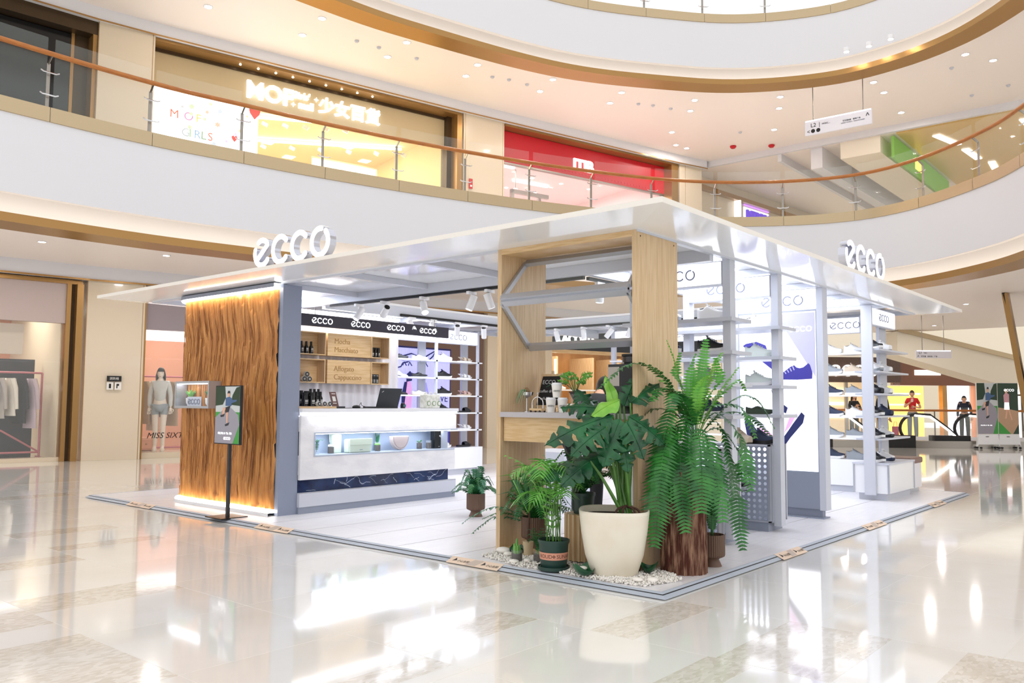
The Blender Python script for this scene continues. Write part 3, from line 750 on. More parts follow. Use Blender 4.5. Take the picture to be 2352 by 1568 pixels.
for (x, tx, ty), n in zip([(3.1, -.7, 0), (3.5, -.6, .2), (3.98, .5, -.5), (4.55, .3, -.4)], ['leftmost', 'second from left', 'third from left', 'rightmost']):
    spot((x, 5.63, 2.345), tx, ty, 'white track spotlight on the back track, ' + n, 'spots on the back track')
for (y, tx, ty), n in zip([(5.1, -.3, .0), (4.6, -.2, .1), (4.15, .6, .3), (3.8, .3, .2)], ['leftmost', 'second from left', 'third from left', 'rightmost']):
    spot((5.64, y, 2.345), tx, ty, 'white track spotlight on the far right track seen through the window, ' + n, 'spots on the far track')
spot((1.95, 1.8, 2.345), .05, .05, 'white track spotlight hanging behind the oak portal window', None)

# poster stand
ps = thing('poster_stand', 'black poster stand with jogging advert before the wooden wall', 'poster stand', (.09, 5.06, ZP))
B(-.06, .24, 4.93, 5.23, ZP, ZP + .008).build('base_plate', mat('bronze_black', '#2e2723', .3, .6), ps)
B(.075, .105, 5.045, 5.075, ZP + .008, .79).build('pole', mat('pole_black', '#2b2a2c', .4), ps)
B(.065, .09, 4.84, 5.31, .765, 1.36).build('frame', black, ps)
pj = sub('advert_print', ps, (.064 - .09, 5.3 - 5.06, .775 - ZP), -PI / 2)
pcol = lambda n, c: mat('print_' + n, c, .45)
def advert(par, W, H, kind=0):
    sk = pcol('sky', '#c9cfd0'); gr = pcol('grass', '#3f9e42'); rd = pcol('road', '#9d9aa6'); tr = pcol('trees', '#1e3a22'); bl = pcol('denim', '#46648f'); sn = pcol('skin', '#e2b196'); dk_ = pcol('dark', '#22232b'); st = pcol('sand', '#c39f80'); pk = pcol('rose', '#d9a3ac'); dg = pcol('deep_green', '#24402c')
    F = lambda pts, n, m, y: flat([(a * W, b * H) for a, b in pts], n, m, par, y, .0006)
    if kind == 0:
        F([(0, 0), (1, 0), (1, 1), (0, 1)], 'printed_sky', sk, -.001); F([(0, .55), (1, .55), (1, 0), (0, 0)], 'printed_grass', gr, -.002)
        F([(0, .0), (.75, 0), (1, .33), (.95, .5), (.55, .66), (.3, .58), (0, .45)], 'printed_road', rd, -.003)
        F([(0, .66), (.3, .68), (.42, .8), (.38, 1), (0, 1)], 'printed_trees', tr, -.003); F([(.62, .68), (1, .66), (1, 1), (.85, .98), (.7, .85)], 'printed_trees', tr, -.003)
        F([(.42, .66), (.66, .66), (.7, .78), (.58, .82), (.42, .8)], 'printed_jacket', bl, -.004); F([(.64, .7), (.88, .74), (.88, .77), (.64, .76)], 'printed_sleeve', bl, -.0045)
        F([(.36, .62), (.62, .66), (.56, .55), (.44, .53)], 'printed_shorts', dk_, -.0045); F([(.32, .63), (.44, .62), (.36, .5), (.3, .5)], 'printed_leg', sn, -.005); F([(.46, .54), (.54, .55), (.53, .36), (.48, .36)], 'printed_leg', sn, -.005)
        F([(.22, .49), (.4, .52), (.36, .47), (.24, .46)], 'printed_shoe', dk_, -.0055); F([(.42, .33), (.6, .37), (.56, .32), (.44, .3)], 'printed_shoe', dk_, -.0055)
        F([(.5, .82), (.58, .82), (.6, .88), (.55, .91), (.49, .88)], 'printed_head', sn, -.005); F([(.49, .88), (.6, .88), (.59, .92), (.52, .925)], 'printed_hair', dk_, -.0055)
        text('printed_slogan', '探生万物, 向「静」而生', .055 * W, wpr, par, (.14 * W, -.006, .16 * H), depth=.0004)
    else:
        F([(0, 0), (1, 0), (1, 1), (0, 1)], 'printed_trees', dg, -.001); F([(0, 0), (.7, 0), (1, .2), (1, .45), (.4, .5), (0, .52)], 'printed_path', st, -.002); F([(0, 0), (.6, 0), (0, .25)], 'printed_grass', gr, -.003)
        F([(.3, .62), (.56, .62), (.56, .78), (.4, .82), (.28, .76)], 'printed_shirt', pk, -.003); F([(.3, .48), (.56, .48), (.54, .62), (.32, .62)], 'printed_shorts', wpr, -.0035)
        F([(.32, .3), (.4, .48), (.48, .48), (.4, .3)], 'printed_leg', sn, -.004); F([(.48, .48), (.56, .48), (.7, .28), (.64, .26)], 'printed_leg', sn, -.004); F([(.36, .8), (.48, .8), (.46, .88), (.38, .88)], 'printed_head', sn, -.004)
advert(pj, .45, .575)
ecco(pj, .17, .035, .03, wpr, y=-.006)
# boxed screen on the wooden wall
sc = thing('display_case', 'small grey wall display box with plant and logo on the wooden wall', 'display', (.35, 6.2, 1.12))
for (a, b, c, d) in ((5.86, 6.6, 1.12, 1.145), (5.86, 6.6, 1.4, 1.425), (5.86, 5.885, 1.145, 1.4), (6.575, 6.6, 1.145, 1.4)): B(.3, .5, a, b, c, d).build('frame', greym, sc)
B(.47, .5, 5.885, 6.575, 1.145, 1.4).build('back', mat('case_mirror', '#c5cad2', .12, .3), sc)
B(.33, .4, 5.9, 6.56, 1.392, 1.399).build('led', coolled, sc)
B(.302, .306, 5.885, 6.575, 1.145, 1.4).build('front_pane', glass, sc)
for (yy, m_) in ((6.42, '#6fae55'), (6.0, '#2f6b3a')):
    MB().lathe([(.03, 0), (.05, .03), (.055, .09), (.05, .09)], 14, (.4, yy, 1.146)).build('mini_pot', wht, sc, smooth=True)
    for i in range(12):
        a = i * 2.4; d = Vector((math.cos(a), math.sin(a), 0)); b_ = Vector((.4, yy, 1.23)); MB().tube([b_, b_ + d * .03 + Vector((0, 0, .05)), b_ + d * .06 + Vector((0, 0, .07 + .01 * (i % 4)))], [.006, .012, .002], 5).build('mini_leaf', mat('mini' + m_[1:], m_, .5), sc)
h = sub('logo', sc, (.34 - .35, 6.4 - 6.2, .03), -PI / 2)
B(0, .3, .006, .012, -.005, .1).build('logo_plate', mat('plate_blue', '#c9cfe0', .3), h, world=False)
ecco(h, .02, .012, .065, logog, y=0, d=.005)

# ================================================================== plants
random.seed(11)
def leafm(n, a, b): return mat(n, a, .32, noise=9, col2=b, lo=.35, hi=.65, spec=.45)
gfern = leafm('fern_green', '#1f5f2a', '#3a8536'); gfernL = leafm('fern_light_green', '#5fae3f', '#86c552'); gfernM = leafm('fern_mid_green', '#43913a', '#62ad45'); gfernD = leafm('fern_deep_green', '#184f25', '#2d7030'); gdark = leafm('monstera_dark', '#133f27', '#24693c')
gpale = leafm('monstera_pale', '#6fb03c', '#8fc64f'); gpalm = leafm('palm_green', '#4f9a3a', '#6db548'); gblue = leafm('blue_fern', '#2f6b4a', '#3f8560'); gstem = leafm('stem_green', '#5a8a3c', '#47742f'); gdeep = leafm('deep_green', '#1d5a2c', '#2c7138')
soil = mat('soil', '#3a2a22', .9, bump=.6, bscale=60)
RT = Vector((.6457, -.7635, 0)); FW = Vector((.7635, .6457, 0)); UP = Vector((0, 0, 1))
def loc3(c, lat, z, dep=0): return Vector(c) + RT * lat + FW * dep + UP * z
def frond(name, ctrl, m, parent, ll=.06, lw=.016, pairs=30, tip=.25, base=.12, sag=.35, fwd=.35, roll=0, rs=.003, shape=0):
    P = cat([Vector(p) for p in ctrl], 8); acc_ = [0]
    for a, b in zip(P, P[1:]): acc_.append(acc_[-1] + (b - a).length)
    L = acc_[-1]
    def at(s):
        i = 0
        while i < len(acc_) - 2 and acc_[i + 1] < s: i += 1
        return P[i].lerp(P[i + 1], (s - acc_[i]) / max(acc_[i + 1] - acc_[i], 1e-6)), (P[min(i + 2, len(P) - 1)] - P[max(i - 1, 0)]).normalized()
    mb = MB().tube(P[::2] + ([P[-1]] if len(P) % 2 == 0 else []), [rs * (1 - .7 * i / len(P[::2])) for i in range(len(P[::2]) + (1 if len(P) % 2 == 0 else 0))], 4)
    for k in range(pairs):
        t = base + (1 - base) * (k + .5) / pairs
        p, d = at(t * L)
        side = d.cross(UP)
        side = side.normalized() if side.length > .15 else d.cross(FW).normalized()
        if roll: side = (Matrix.Rotation(roll, 3, d) @ side)
        nrm = side.cross(d)
        prof = math.sin(PI * min(1, (t - base) / (1 - base) * .8 + .12)) ** .7 if shape == 0 else (1 - tip * t)
        l = ll * max(prof, .12) * random.uniform(.85, 1.1)
        for s in (-1, 1):
            dr = (side * s + d * fwd - UP * sag * .5 + nrm * random.uniform(-.15, .15)).normalized()
            wv_ = d * lw / 2 * (.5 + .5 * prof)
            a = p; q = p + dr * l * .45; e = p + dr * l - UP * sag * l * .35
            n2 = nrm * lw * .15
            mb.add([a - wv_ * .75, q - wv_ + n2, e, q + wv_ * .8 + n2, a + wv_ * .75], [(0, 1, 3, 4), (1, 2, 3)])
    return mb.build(name, m, parent)
def lat_pot(name, prof, m, parent, n=28, flute=0, smooth=True):
    mb = MB()
    if not flute: mb.lathe(prof, n)
    else:
        rows = []
        for r_, z in prof:
            rows.append([(r_ * (1 + flute * (1 if k % 2 else -1)) * math.cos(2 * PI * k / n), r_ * (1 + flute * (1 if k % 2 else -1)) * math.sin(2 * PI * k / n), z) for k in range(n)])
        mb.grid(rows, close=True); mb.add([rows[0][k] for k in range(n)], [tuple(range(n))])
    return mb.build(name, m, parent, smooth=smooth, world=False)
brownpot = mat('brown_ceramic', '#6a5040', .5)
def brown_pot(t, s=1.0):
    lat_pot('pot_foot', [(.075 * s, 0), (.07 * s, .012 * s), (.052 * s, .05 * s), (.06 * s, .065 * s)], brownpot, t)
    lat_pot('ribbed_pot', [(.06 * s, .062 * s), (.094 * s, .078 * s), (.098 * s, .09 * s), (.098 * s, .245 * s), (.09 * s, .245 * s), (.088 * s, .21 * s)], brownpot, t, 72, .018, False)
    MB().lathe([(0, .215 * s), (.089 * s, .215 * s)], 20).build('soil', soil, t, world=False)
def bushy(t, c, h, rad, n, m, ll, lw, pairs, up=.6, droop=.5, sag=.3, mats=None):
    for i in range(n):
        a = 2 * PI * i / n * 2.4 + random.uniform(-.3, .3); k = (i + .5) / n
        r_ = rad * (.45 + .55 * k) * random.uniform(.85, 1.1); hh = h * (1 - .75 * k * droop * 1.4) * random.uniform(.85, 1.1)
        d = Vector((math.cos(a), math.sin(a), 0)); c_ = Vector(c)
        frond('frond', [c_, c_ + d * r_ * .25 + UP * hh * .55, c_ + d * r_ * .65 + UP * hh * .95, c_ + d * r_ + UP * hh * (1 - droop * (.4 + .6 * k))], (mats or [m])[i % len(mats or [m])], t, ll, lw, pairs, sag=sag)
# --- monstera in a big cream pot
mo = thing('potted_monstera', 'large split-leaf monstera in a big cream pot at the kiosk corner', 'plant', (.31, .57, ZP))
cpot = mat('cream_pot', '#efe7d6', .45, noise=2.5, col2='#e6dcc6')
rows = []
for r_, z in [(.145, .012), (.16, .03), (.2, .15), (.225, .3), (.238, .42), (.24, .445), (.228, .445), (.222, .4)]:
    row = []
    for k in range(48):
        a = 2 * PI * k / 48; e = 1 / (abs(math.cos(a)) ** 3.2 + abs(math.sin(a)) ** 3.2) ** (1 / 3.2)
        row.append((r_ * e * math.cos(a + .55), r_ * e * math.sin(a + .55), z))
    rows.append(row)
MB().grid(rows, close=True).add(rows[0], [tuple(range(48))]).build('pot', cpot, mo, smooth=2, world=False)
MB().lathe([(.0, 0), (.18, 0), (.195, .012), (.19, .016), (.0, .014)], 32).build('saucer', wht, mo, world=False)
MB().add([(x, y, .4) for x, y, z in rows[-1]], [tuple(range(48))]).build('soil', soil, mo, world=False)
def monstera_leaf(name, b, tipp, wid, m, parent, fingers=6, curl=.35, nup=None):
    b = Vector(b); tp = Vector(tipp); d = tp - b; L = d.length; d.normalize()
    nrm = Vector(nup) if nup else (UP * .8 - FW * .55)
    side = d.cross(nrm).normalized(); nrm = side.cross(d).normalized()
    hw = lambda t: wid * (max(0, math.sin(PI * (.08 + .92 * t) ** .72))) ** .75
    def pt(t, u, s):
        w_ = hw(t) * u
        sweep = .22 * u * L * (1 - .6 * t)
        p = b + d * (t * L + sweep - .12 * L * u) + side * s * w_
        return p - nrm * (curl * (w_ ** 2) / wid + .22 * L * t * t) + nrm * .015 * math.sin(t * 40) * u
    for_ = []
    mb = MB()
    for s in (-1, 1):
        for k in range(fingers):
            t0, t1 = k / fingers, (k + 1) / fingers
            us = [0, .2, .42, .6, .8, 1.0]; rows = []
            for u in us:
                sh = 0 if u < .4 or k in (0,) else (.3 if u < .9 else .72)
                if k == fingers - 1: sh = 0
                rows.append([pt(t0 + (t1 - t0) * (sh * .5 + (1 - sh) * j / 4), u * (1 - .1 * abs(j / 4 - .5) * (u > .7)), s) for j in range(5)])
            mb.grid(rows)
    mb.tube([pt(t / 8, 0, 1) + nrm * .002 for t in range(9)], [.005 * (1 - t / 10) for t in range(9)], 4)
    return mb.build(name, m, parent, smooth=2)
MC = Vector((.31, .57, 0))
Q = lambda x, y, dep=0: loc3(MC, (x - 1412) / 333, (1322 - y) / 333 + ZP, dep)
leaves = [  # base px, tip px, depth base, depth tip, half width, material
    ((1418, 950), (1398, 862), 0, .03, .045, gpale, 1), ((1422, 925), (1352, 952), -.05, -.12, .075, gpale, 1), ((1405, 960), (1246, 1000), -.1, -.22, .16, gdark, 6), ((1398, 948), (1290, 925), .05, .12, .13, gdark, 6),
    ((1418, 968), (1372, 1065), -.16, -.3, .13, gdark, 6), ((1398, 1052), (1240, 1082), -.02, -.1, .13, gdark, 5), ((1352, 1062), (1280, 1105), -.16, -.25, .1, gdark, 4), ((1442, 962), (1532, 1012), -.08, -.12, .14, gdark, 5),
    ((1452, 932), (1522, 872), .05, .12, .1, gdark, 5), ((1432, 972), (1475, 1050), -.2, -.28, .1, gdark, 5), ((1385, 985), (1300, 1035), -.2, -.32, .12, gdark, 6), ((1440, 940), (1470, 860), .12, .16, .08, gdark, 4),
    ((1372, 960), (1335, 890), .12, .2, .1, gdark, 5), ((1400, 965), (1330, 985), .0, -.05, .12, gdark, 6), ((1425, 1000), (1440, 1085), -.12, -.2, .09, gdark, 5)]
for i, (b, tp, db, dt, w_, m, fg) in enumerate(leaves):
    bb_ = Q(*b, db); root = Q(1438 + (i % 5 - 2) * 5, 1190, .03 * (i % 3 - 1))
    mid = root.lerp(bb_, .55) + UP * .05 + RT * (.02 * ((i % 3) - 1))
    MB().tube(cat([root, mid, bb_], 6), [.014 * (1 - .55 * k / 13) for k in range(13)], 7).build('stem', gstem, mo, smooth=True)
    monstera_leaf('leaf', bb_, Q(*tp, dt), w_, m, mo, max(fg - 1, 2), curl=.35)
MB().tube([Q(1430, 1195), Q(1437, 1160), Q(1432, 1120)], [.035, .028, .015], 8).build('trunk', gstem, mo, smooth=True)
for dx in (-28, -12, 18, 30): MB().tube(cat([Q(1438, 1165, -.04), Q(1438 + dx * .8, 1172, -.08), Q(1438 + dx, 1190, -.08)], 5), .008, 5).build('aerial_root', mat('root_brown', '#4a3024', .8), mo)

# --- log with Boston fern
lg = thing('tree_log', 'upright reddish-brown tree log used as a plant stand at the corner', 'log', (.73, .27, ZP))
bark = mat('bark', '#54291b', .85, noise=12, col2='#b08a70', stretch=(3.2, 3.2, .5), detail=10, lo=.44, hi=.72, bump=1.0, bscale=16)
rows = []
for k in range(60):
    z = .70 * k / 59; row = []
    for j in range(150):
        a = 2 * PI * j / 150
        g_ = math.sin(j * 1.9 + 2.2 * math.sin(z * 9 + j * .35)) * .5 + math.sin(j * .73 + z * 14) * .5
        r_ = .155 + .009 * abs(g_) ** .6 * (1 if g_ > 0 else -.6) + .004 * math.sin(a * 3 + z * 3)
        row.append((r_ * math.cos(a), r_ * math.sin(a), z))
    rows.append(row)
MB().grid(rows, close=True).build('bark', bark, lg, smooth=2, world=False)
MB().lathe([(0, .69), (.152, .69), (.154, .7), (0, .7)], 40).build('cut_end', mat('cut_wood', '#b98a5c', .7), lg, world=False)
fe = thing('boston_fern', 'big trailing Boston fern in a white pot on the upright log', 'plant', (.73, .27, ZP + .701))
lat_pot('pot', [(.05, 0), (.065, .01), (.1, .1), (.125, .21), (.118, .21), (.11, .18)], wht, fe)
MB().lathe([(0, .185), (.112, .185)], 24).build('soil', soil, fe, world=False)
FCC = Vector((.73, .27, 0))
QF = lambda x, y, dep=0: loc3(FCC, (x - 1572) / 323, (1312 - y) / 323 + ZP, dep)
core = (1600, 1020)
fr = [([(1612, 905), (1628, 785)], .05, 0, 1), ([(1652, 915), (1702, 850)], .05, 0, 1), ([(1572, 905), (1552, 830), (1536, 788)], .03, 0, 1), ([(1685, 925), (1735, 925), (1772, 990)], .05, -.1, 0), ([(1545, 945), (1512, 1060), (1492, 1245)], .09, -.25, 0),
      ([(1575, 960), (1556, 1080), (1562, 1215)], .085, -.22, 0), ([(1645, 975), (1672, 1080), (1690, 1255)], .06, -.18, 0), ([(1640, 955), (1692, 1010), (1708, 1125)], .07, -.2, 0), ([(1530, 880), (1452, 845), (1372, 905)], .055, -.15, 0), ([(1620, 930), (1650, 850), (1672, 815)], .05, .1, 1),
      ([(1590, 930), (1590, 860), (1600, 820)], .05, -.06, 1), ([(1640, 940), (1700, 880), (1722, 905)], .05, .05, 1), ([(1560, 960), (1500, 950), (1462, 1015)], .06, .05, 0), ([(1620, 1000), (1632, 1090), (1640, 1190)], .075, -.28, 0), ([(1570, 990), (1520, 1030), (1500, 1130)], .08, -.3, 0),
      ([(1660, 960), (1730, 960), (1790, 1010)], .05, .15, 0), ([(1585, 920), (1562, 870), (1575, 815)], .045, .1, 1), ([(1630, 920), (1652, 880), (1640, 830)], .05, -.1, 1), ([(1560, 930), (1520, 900), (1490, 930)], .06, -.2, 0), ([(1600, 990), (1600, 1080), (1592, 1170)], .085, -.3, 0),
      ([(1650, 990), (1700, 1050), (1700, 1110)], .07, -.05, 0), ([(1545, 985), (1530, 1080), (1540, 1150)], .08, -.15, 0), ([(1610, 950), (1690, 940), (1720, 1010)], .06, -.2, 0), ([(1580, 950), (1545, 910), (1530, 950)], .06, -.25, 0), ([(1600, 940), (1610, 880), (1650, 870)], .05, -.2, 1), ([(1605, 960), (1560, 900), (1520, 870)], .05, .2, 1)]
for pts, ll, dep, lt in fr:
    n_ = len(pts); c_ = [QF(*core)] + [QF(x, y, dep * (k + 1) / n_) for k, (x, y) in enumerate(pts)]
    ln = sum((b - a).length for a, b in zip(c_, c_[1:]))
    frond('frond', c_, (gfernL, gfernM)[int(ln * 1e4) % 2] if lt else (gfern, gfernD, gfern)[int(ln * 1e4) % 3], fe, ll * (1.25 if lt else 1.6), .024 if lt else .026, max(14, int(ln / (.026 if lt else .029))), sag=.2 if lt else .12, fwd=.25, base=.2)

# --- ferns in brown ribbed pots
f1 = thing('potted_fern', 'fern in a brown ribbed footed pot standing alone inside the kiosk', 'plant', (1.84, 3.27, ZP)); brown_pot(f1, .96)
bushy(f1, (1.84, 3.27, ZP + .2), .3, .3, 26, gblue, .055, .02, 18, droop=.75, mats=[gblue, gdeep])
f2 = thing('potted_fern', 'spreading fern in a brown ribbed pot inside the left foot of the portal', 'plant', (.66, 1.56, ZP + .03)); brown_pot(f2, .98)
bushy(f2, (.66, 1.56, ZP + .22), .42, .42, 30, gfern, .055, .02, 20, droop=.8, mats=[gfern, gdeep, gfern])
f2b = [[(.66, 1.56, .25), (.48, 1.75, .38), (.38, 1.92, .32), (.32, 2.02, .24)], [(.66, 1.56, .25), (.52, 1.8, .3), (.45, 1.93, .22), (.42, 2.0, .15)]]
for c_ in f2b: frond('frond', c_, gblue, f2, .07, .022, 18, sag=.3)
f3 = thing('potted_fern', 'upright fern in a brown ribbed pot to the right of the log', 'plant', (1.06, .22, ZP)); brown_pot(f3, .92)
bushy(f3, (1.06, .22, ZP + .2), .52, .17, 34, gdeep, .042, .013, 26, droop=.15, sag=.1, mats=[gdeep, gfern])
# --- fluted oak planter with dark green pot fern
fp = thing('fluted_planter', 'fluted oak planter box behind the green palm pot', 'planter', (.52, .98, ZP + .03))
rows = [[(.13 * (1 + .07 * (1 if k % 4 in (0, 1) else -1)) * math.cos(2 * PI * (k + (.35 if k % 2 else 0)) / 80), .13 * (1 + .07 * (1 if k % 4 in (0, 1) else -1)) * math.sin(2 * PI * (k + (.35 if k % 2 else 0)) / 80), z) for k in range(80)] for z in (0, .33)]
MB().grid(rows, close=True).add(rows[1], [tuple(range(80))]).build('fluted_body', oak, fp, world=False)
f4 = thing('potted_fern', 'dark fern in a deep green pot on top of the fluted oak planter', 'plant', (.52, .98, ZP + .361))
lat_pot('pot', [(.07, 0), (.085, .13), (.09, .13), (.09, .15), (.08, .15), (.075, .12)], mat('green_plastic', '#1e3a33', .4), f4)
bushy(f4, (.52, .98, ZP + .5), .34, .4, 26, gdeep, .06, .02, 20, droop=.6, mats=[gdeep, gfern, gdeep])
# --- palm in green pot with pink band
gp = thing('potted_palm', 'feathery palm in a dark green pot with a pink lettered band', 'plant', (.15, .97, ZP))
gpl = mat('pot_green_plastic', '#23413a', .4)
lat_pot('saucer', [(.085, 0), (.11, .012), (.112, .035), (.106, .035), (.1, .014), (0, .012)], gpl, gp, 36)
lat_pot('pot', [(.088, .016), (.09, .02), (.104, .185), (.112, .2), (.113, .215), (.106, .218), (.1, .19)], gpl, gp, 36)
MB().lathe([(.0966, .085), (.1012, .135), (.1022, .135), (.0976, .085), (.0966, .085)], 48).build('pink_band', mat('salmon_band', '#d7977f', .5), gp, world=False)
MB().lathe([(0, .195), (.1, .195)], 24).build('soil', soil, gp, world=False)
def wrap_text(body, size, m, parent, r0, z0, a0):
    me = text_mesh(body, size, 0); me.materials.clear(); me.materials.append(m)
    for v in me.vertices:
        a = a0 + v.co.x / r0; r_ = r0 + .0012 + .09 * (v.co.z); v.co = (r_ * math.cos(a), r_ * math.sin(a), z0 + v.co.z)
    o = D.objects.new('printed_text', me); COL.objects.link(o); o.parent = parent
av = math.atan2(-2.643 - .97, -4.589 - .15)
wrap_text('ROUD', .036, mat('band_ink', '#6b4238', .6), gp, .0985, .098, av - 1.15)
wrap_text('✤', .03, MATS['band_ink'], gp, .0985, .1, av - .12)
wrap_text('SUNAR', .036, MATS['band_ink'], gp, .0985, .098, av + .2)
pc = Vector((.15, .97, ZP + .2))
for i in range(13):
    a = 2 * PI * i / 13 + .2; st = pc + Vector((math.cos(a), math.sin(a), 0)) * .05; d = Vector((math.cos(a * 1.7), math.sin(a * 1.7), 0)); hh = random.uniform(.22, .48)
    top = st + UP * hh + d * random.uniform(.02, .06)
    MB().tube(cat([st, st.lerp(top, .5) + d * .005, top], 4), .004, 5).build('stem', gstem, gp)
    frond('frond', [top, top + d * .07 + UP * .09, top + d * .15 + UP * .1, top + d * .25 + UP * random.uniform(-.02, .06)], gpalm, gp, .15, .02, 11, sag=.35, fwd=.8)
# two tall shoots
for dx in (-.1, -.02): frond('frond', [pc, pc + RT * dx + UP * .3, pc + RT * dx * 2 + UP * .52, pc + RT * dx * 3.5 + UP * .6], gfernL, gp, .12, .02, 13, sag=.3, fwd=.8)
# --- slim beige pot with palm
sp = thing('potted_palm', 'dark-leaved palm in a slim beige ceramic pot behind the glass jars', 'plant', (.42, 1.42, ZP))
lat_pot('pot', [(.03, 0), (.032, .01), (.04, .11), (.042, .12), (.036, .12)], mat('beige_ceramic', '#cdb896', .5), sp)
sc_ = Vector((.42, 1.42, ZP + .11))
MB().tube([sc_, sc_ + UP * .1 + RT * .005, sc_ + UP * .24 + RT * .01], [.012, .011, .006], 7).build('trunk', mat('palm_trunk', '#4a2f22', .8), sp)
for i in range(14):
    a = 2 * PI * i / 14; d = Vector((math.cos(a), math.sin(a), 0)); b_ = sc_ + UP * (.22 + .02 * (i % 3)); hh = random.uniform(.08, .3)
    tip = b_ + d * .26 + UP * hh; side = d.cross(UP)
    mid = b_ + d * .15 + UP * (hh * .9 + .04)
    MB().grid([[b_ - side * .004, b_ + UP * .002, b_ + side * .004], [mid - side * .02, mid + UP * .006 - UP * .012, mid + side * .02], [tip - side * .001, tip, tip + side * .001]]).build('leaf', gdeep if i % 3 else gpalm, sp)
# --- glass jars with soil
jarg = mat('jar_glass', '#eef4f2', .02, alpha=.07, spec=.6)
def jar(name, label, loc, r_, h_, plant):
    t = thing(name, label, 'plant', loc)
    MB().lathe([(r_, 0), (r_, h_), (r_ * .96, h_), (r_ * .96, .004)], 24).build('glass_jar', jarg, t, world=False)
    MB().lathe([(r_ * .94, .004), (r_ * .94, h_ * .72), (0, h_ * .74)], 24).build('soil', soil, t, world=False)
    c = Vector(loc) + UP * h_ * .72
    if plant == 'cactus':
        for i in range(6):
            a = i * 1.05; rr_ = .018 if i else 0; q = c + Vector((math.cos(a), math.sin(a), 0)) * rr_; hh = .11 if i == 0 else random.uniform(.05, .085)
            MB().tube([q, q + UP * hh * .5, q + UP * hh * .9, q + UP * hh], [.009, .011, .008, .002], 8).build('cactus_stem', leafm('cactus_green', '#5f9a46', '#7fb35a'), t, smooth=True)
    elif plant == 'palm':
        for i in range(22):
            a = i * 2.4; d = Vector((math.cos(a), math.sin(a), 0)); q = c + d * .012
            frond('frond', [q, q + UP * .07 + d * .01, q + UP * (.11 + .03 * (i % 3)) + d * .05, q + UP * (.09 + .04 * (i % 3)) + d * .085], gdeep, t, .035, .006, 8, sag=.2, fwd=.6)
        MB().tube([c, c + UP * .06], .018, 8).build('stem_bundle', gstem, t)
    elif plant == 'moss':
        for i in range(16):
            q = c + Vector((random.uniform(-.7, .7) * r_, random.uniform(-.7, .7) * r_, .006)); MB().lathe([(.011, -.008), (.012, 0), (.006, .009), (0, .011)], 8, q).build('moss_tuft', gfernL, t, smooth=True)
    elif plant == 'aloe':
        for i in range(9):
            a = i * 2.4; d = Vector((math.cos(a), math.sin(a), 0)); MB().tube([c + d * .004, c + d * .014 + UP * .05, c + d * (.02 + .002 * i) + UP * (.12 + .03 * random.random())], [.008, .007, .001], 6).build('leaf', gblue, t, smooth=True)
    elif plant == 'rosette':
        for i in range(14):
            a = i * 2.4; d = Vector((math.cos(a), math.sin(a), 0)); MB().tube([c, c + d * .018 + UP * .015, c + d * .034 + UP * .022 * (1 + i % 3 * .4)], [.006, .008, .001], 6).build('leaf', gblue, t, smooth=True)
    elif plant == 'white':
        for i in range(8):
            q = c + Vector((random.uniform(-.6, .6) * r_, random.uniform(-.6, .6) * r_, .012)); MB().lathe([(.01, -.01), (.013, 0), (0, .016)], 8, q).build('white_bloom', wht, t, smooth=True)
    return t
jar('glass_jar_cactus', 'little cactus growing in a glass jar of soil on the pebbles', (.19, 1.34, ZP), .042, .095, 'cactus')
jar('glass_jar_palm', 'tiny bushy palm in a glass jar of soil on the pebbles', (.29, 1.21, ZP), .044, .09, 'palm')
NY = 4.84
jar('glass_jar_plant', 'glass jar of soil with white bloom in the counter niche', (1.19, NY, .636), .036, .1, 'white')
jar('glass_jar_plant', 'glass jar of soil with green moss in the counter niche', (1.86, NY, .636), .034, .1, 'moss')
jar('glass_jar_plant', 'tall aloe in a glass jar behind the mossy jar in the niche', (1.94, NY + .1, .636), .034, .1, 'aloe')
jar('glass_jar_plant', 'rosette succulent in a glass jar in the counter niche', (2.52, NY, .636), .034, .1, 'rosette')
jar('glass_jar_plant', 'glass jar of bare soil beside the black bag in the niche', (2.66, NY - .02, .636), .034, .1, 'none')
# sprig in beaker
bk_ = thing('sprig_beaker', 'dark feathery sprig in a clear glass beaker at the niche left end', 'plant', (1.0, NY, .636))
MB().lathe([(.03, 0), (.03, .1), (.028, .1), (.028, .004)], 20).build('beaker', jarg, bk_, world=False)
for i in range(6):
    a = i * 1.05; d = Vector((math.cos(a), math.sin(a) * .6, 0)); c_ = Vector((1.0, NY, .66))
    frond('frond', [c_, c_ + UP * .09, c_ + UP * .13 + d * .04, c_ + UP * .125 + d * .085], gdeep, bk_, .03, .006, 12, sag=.2)

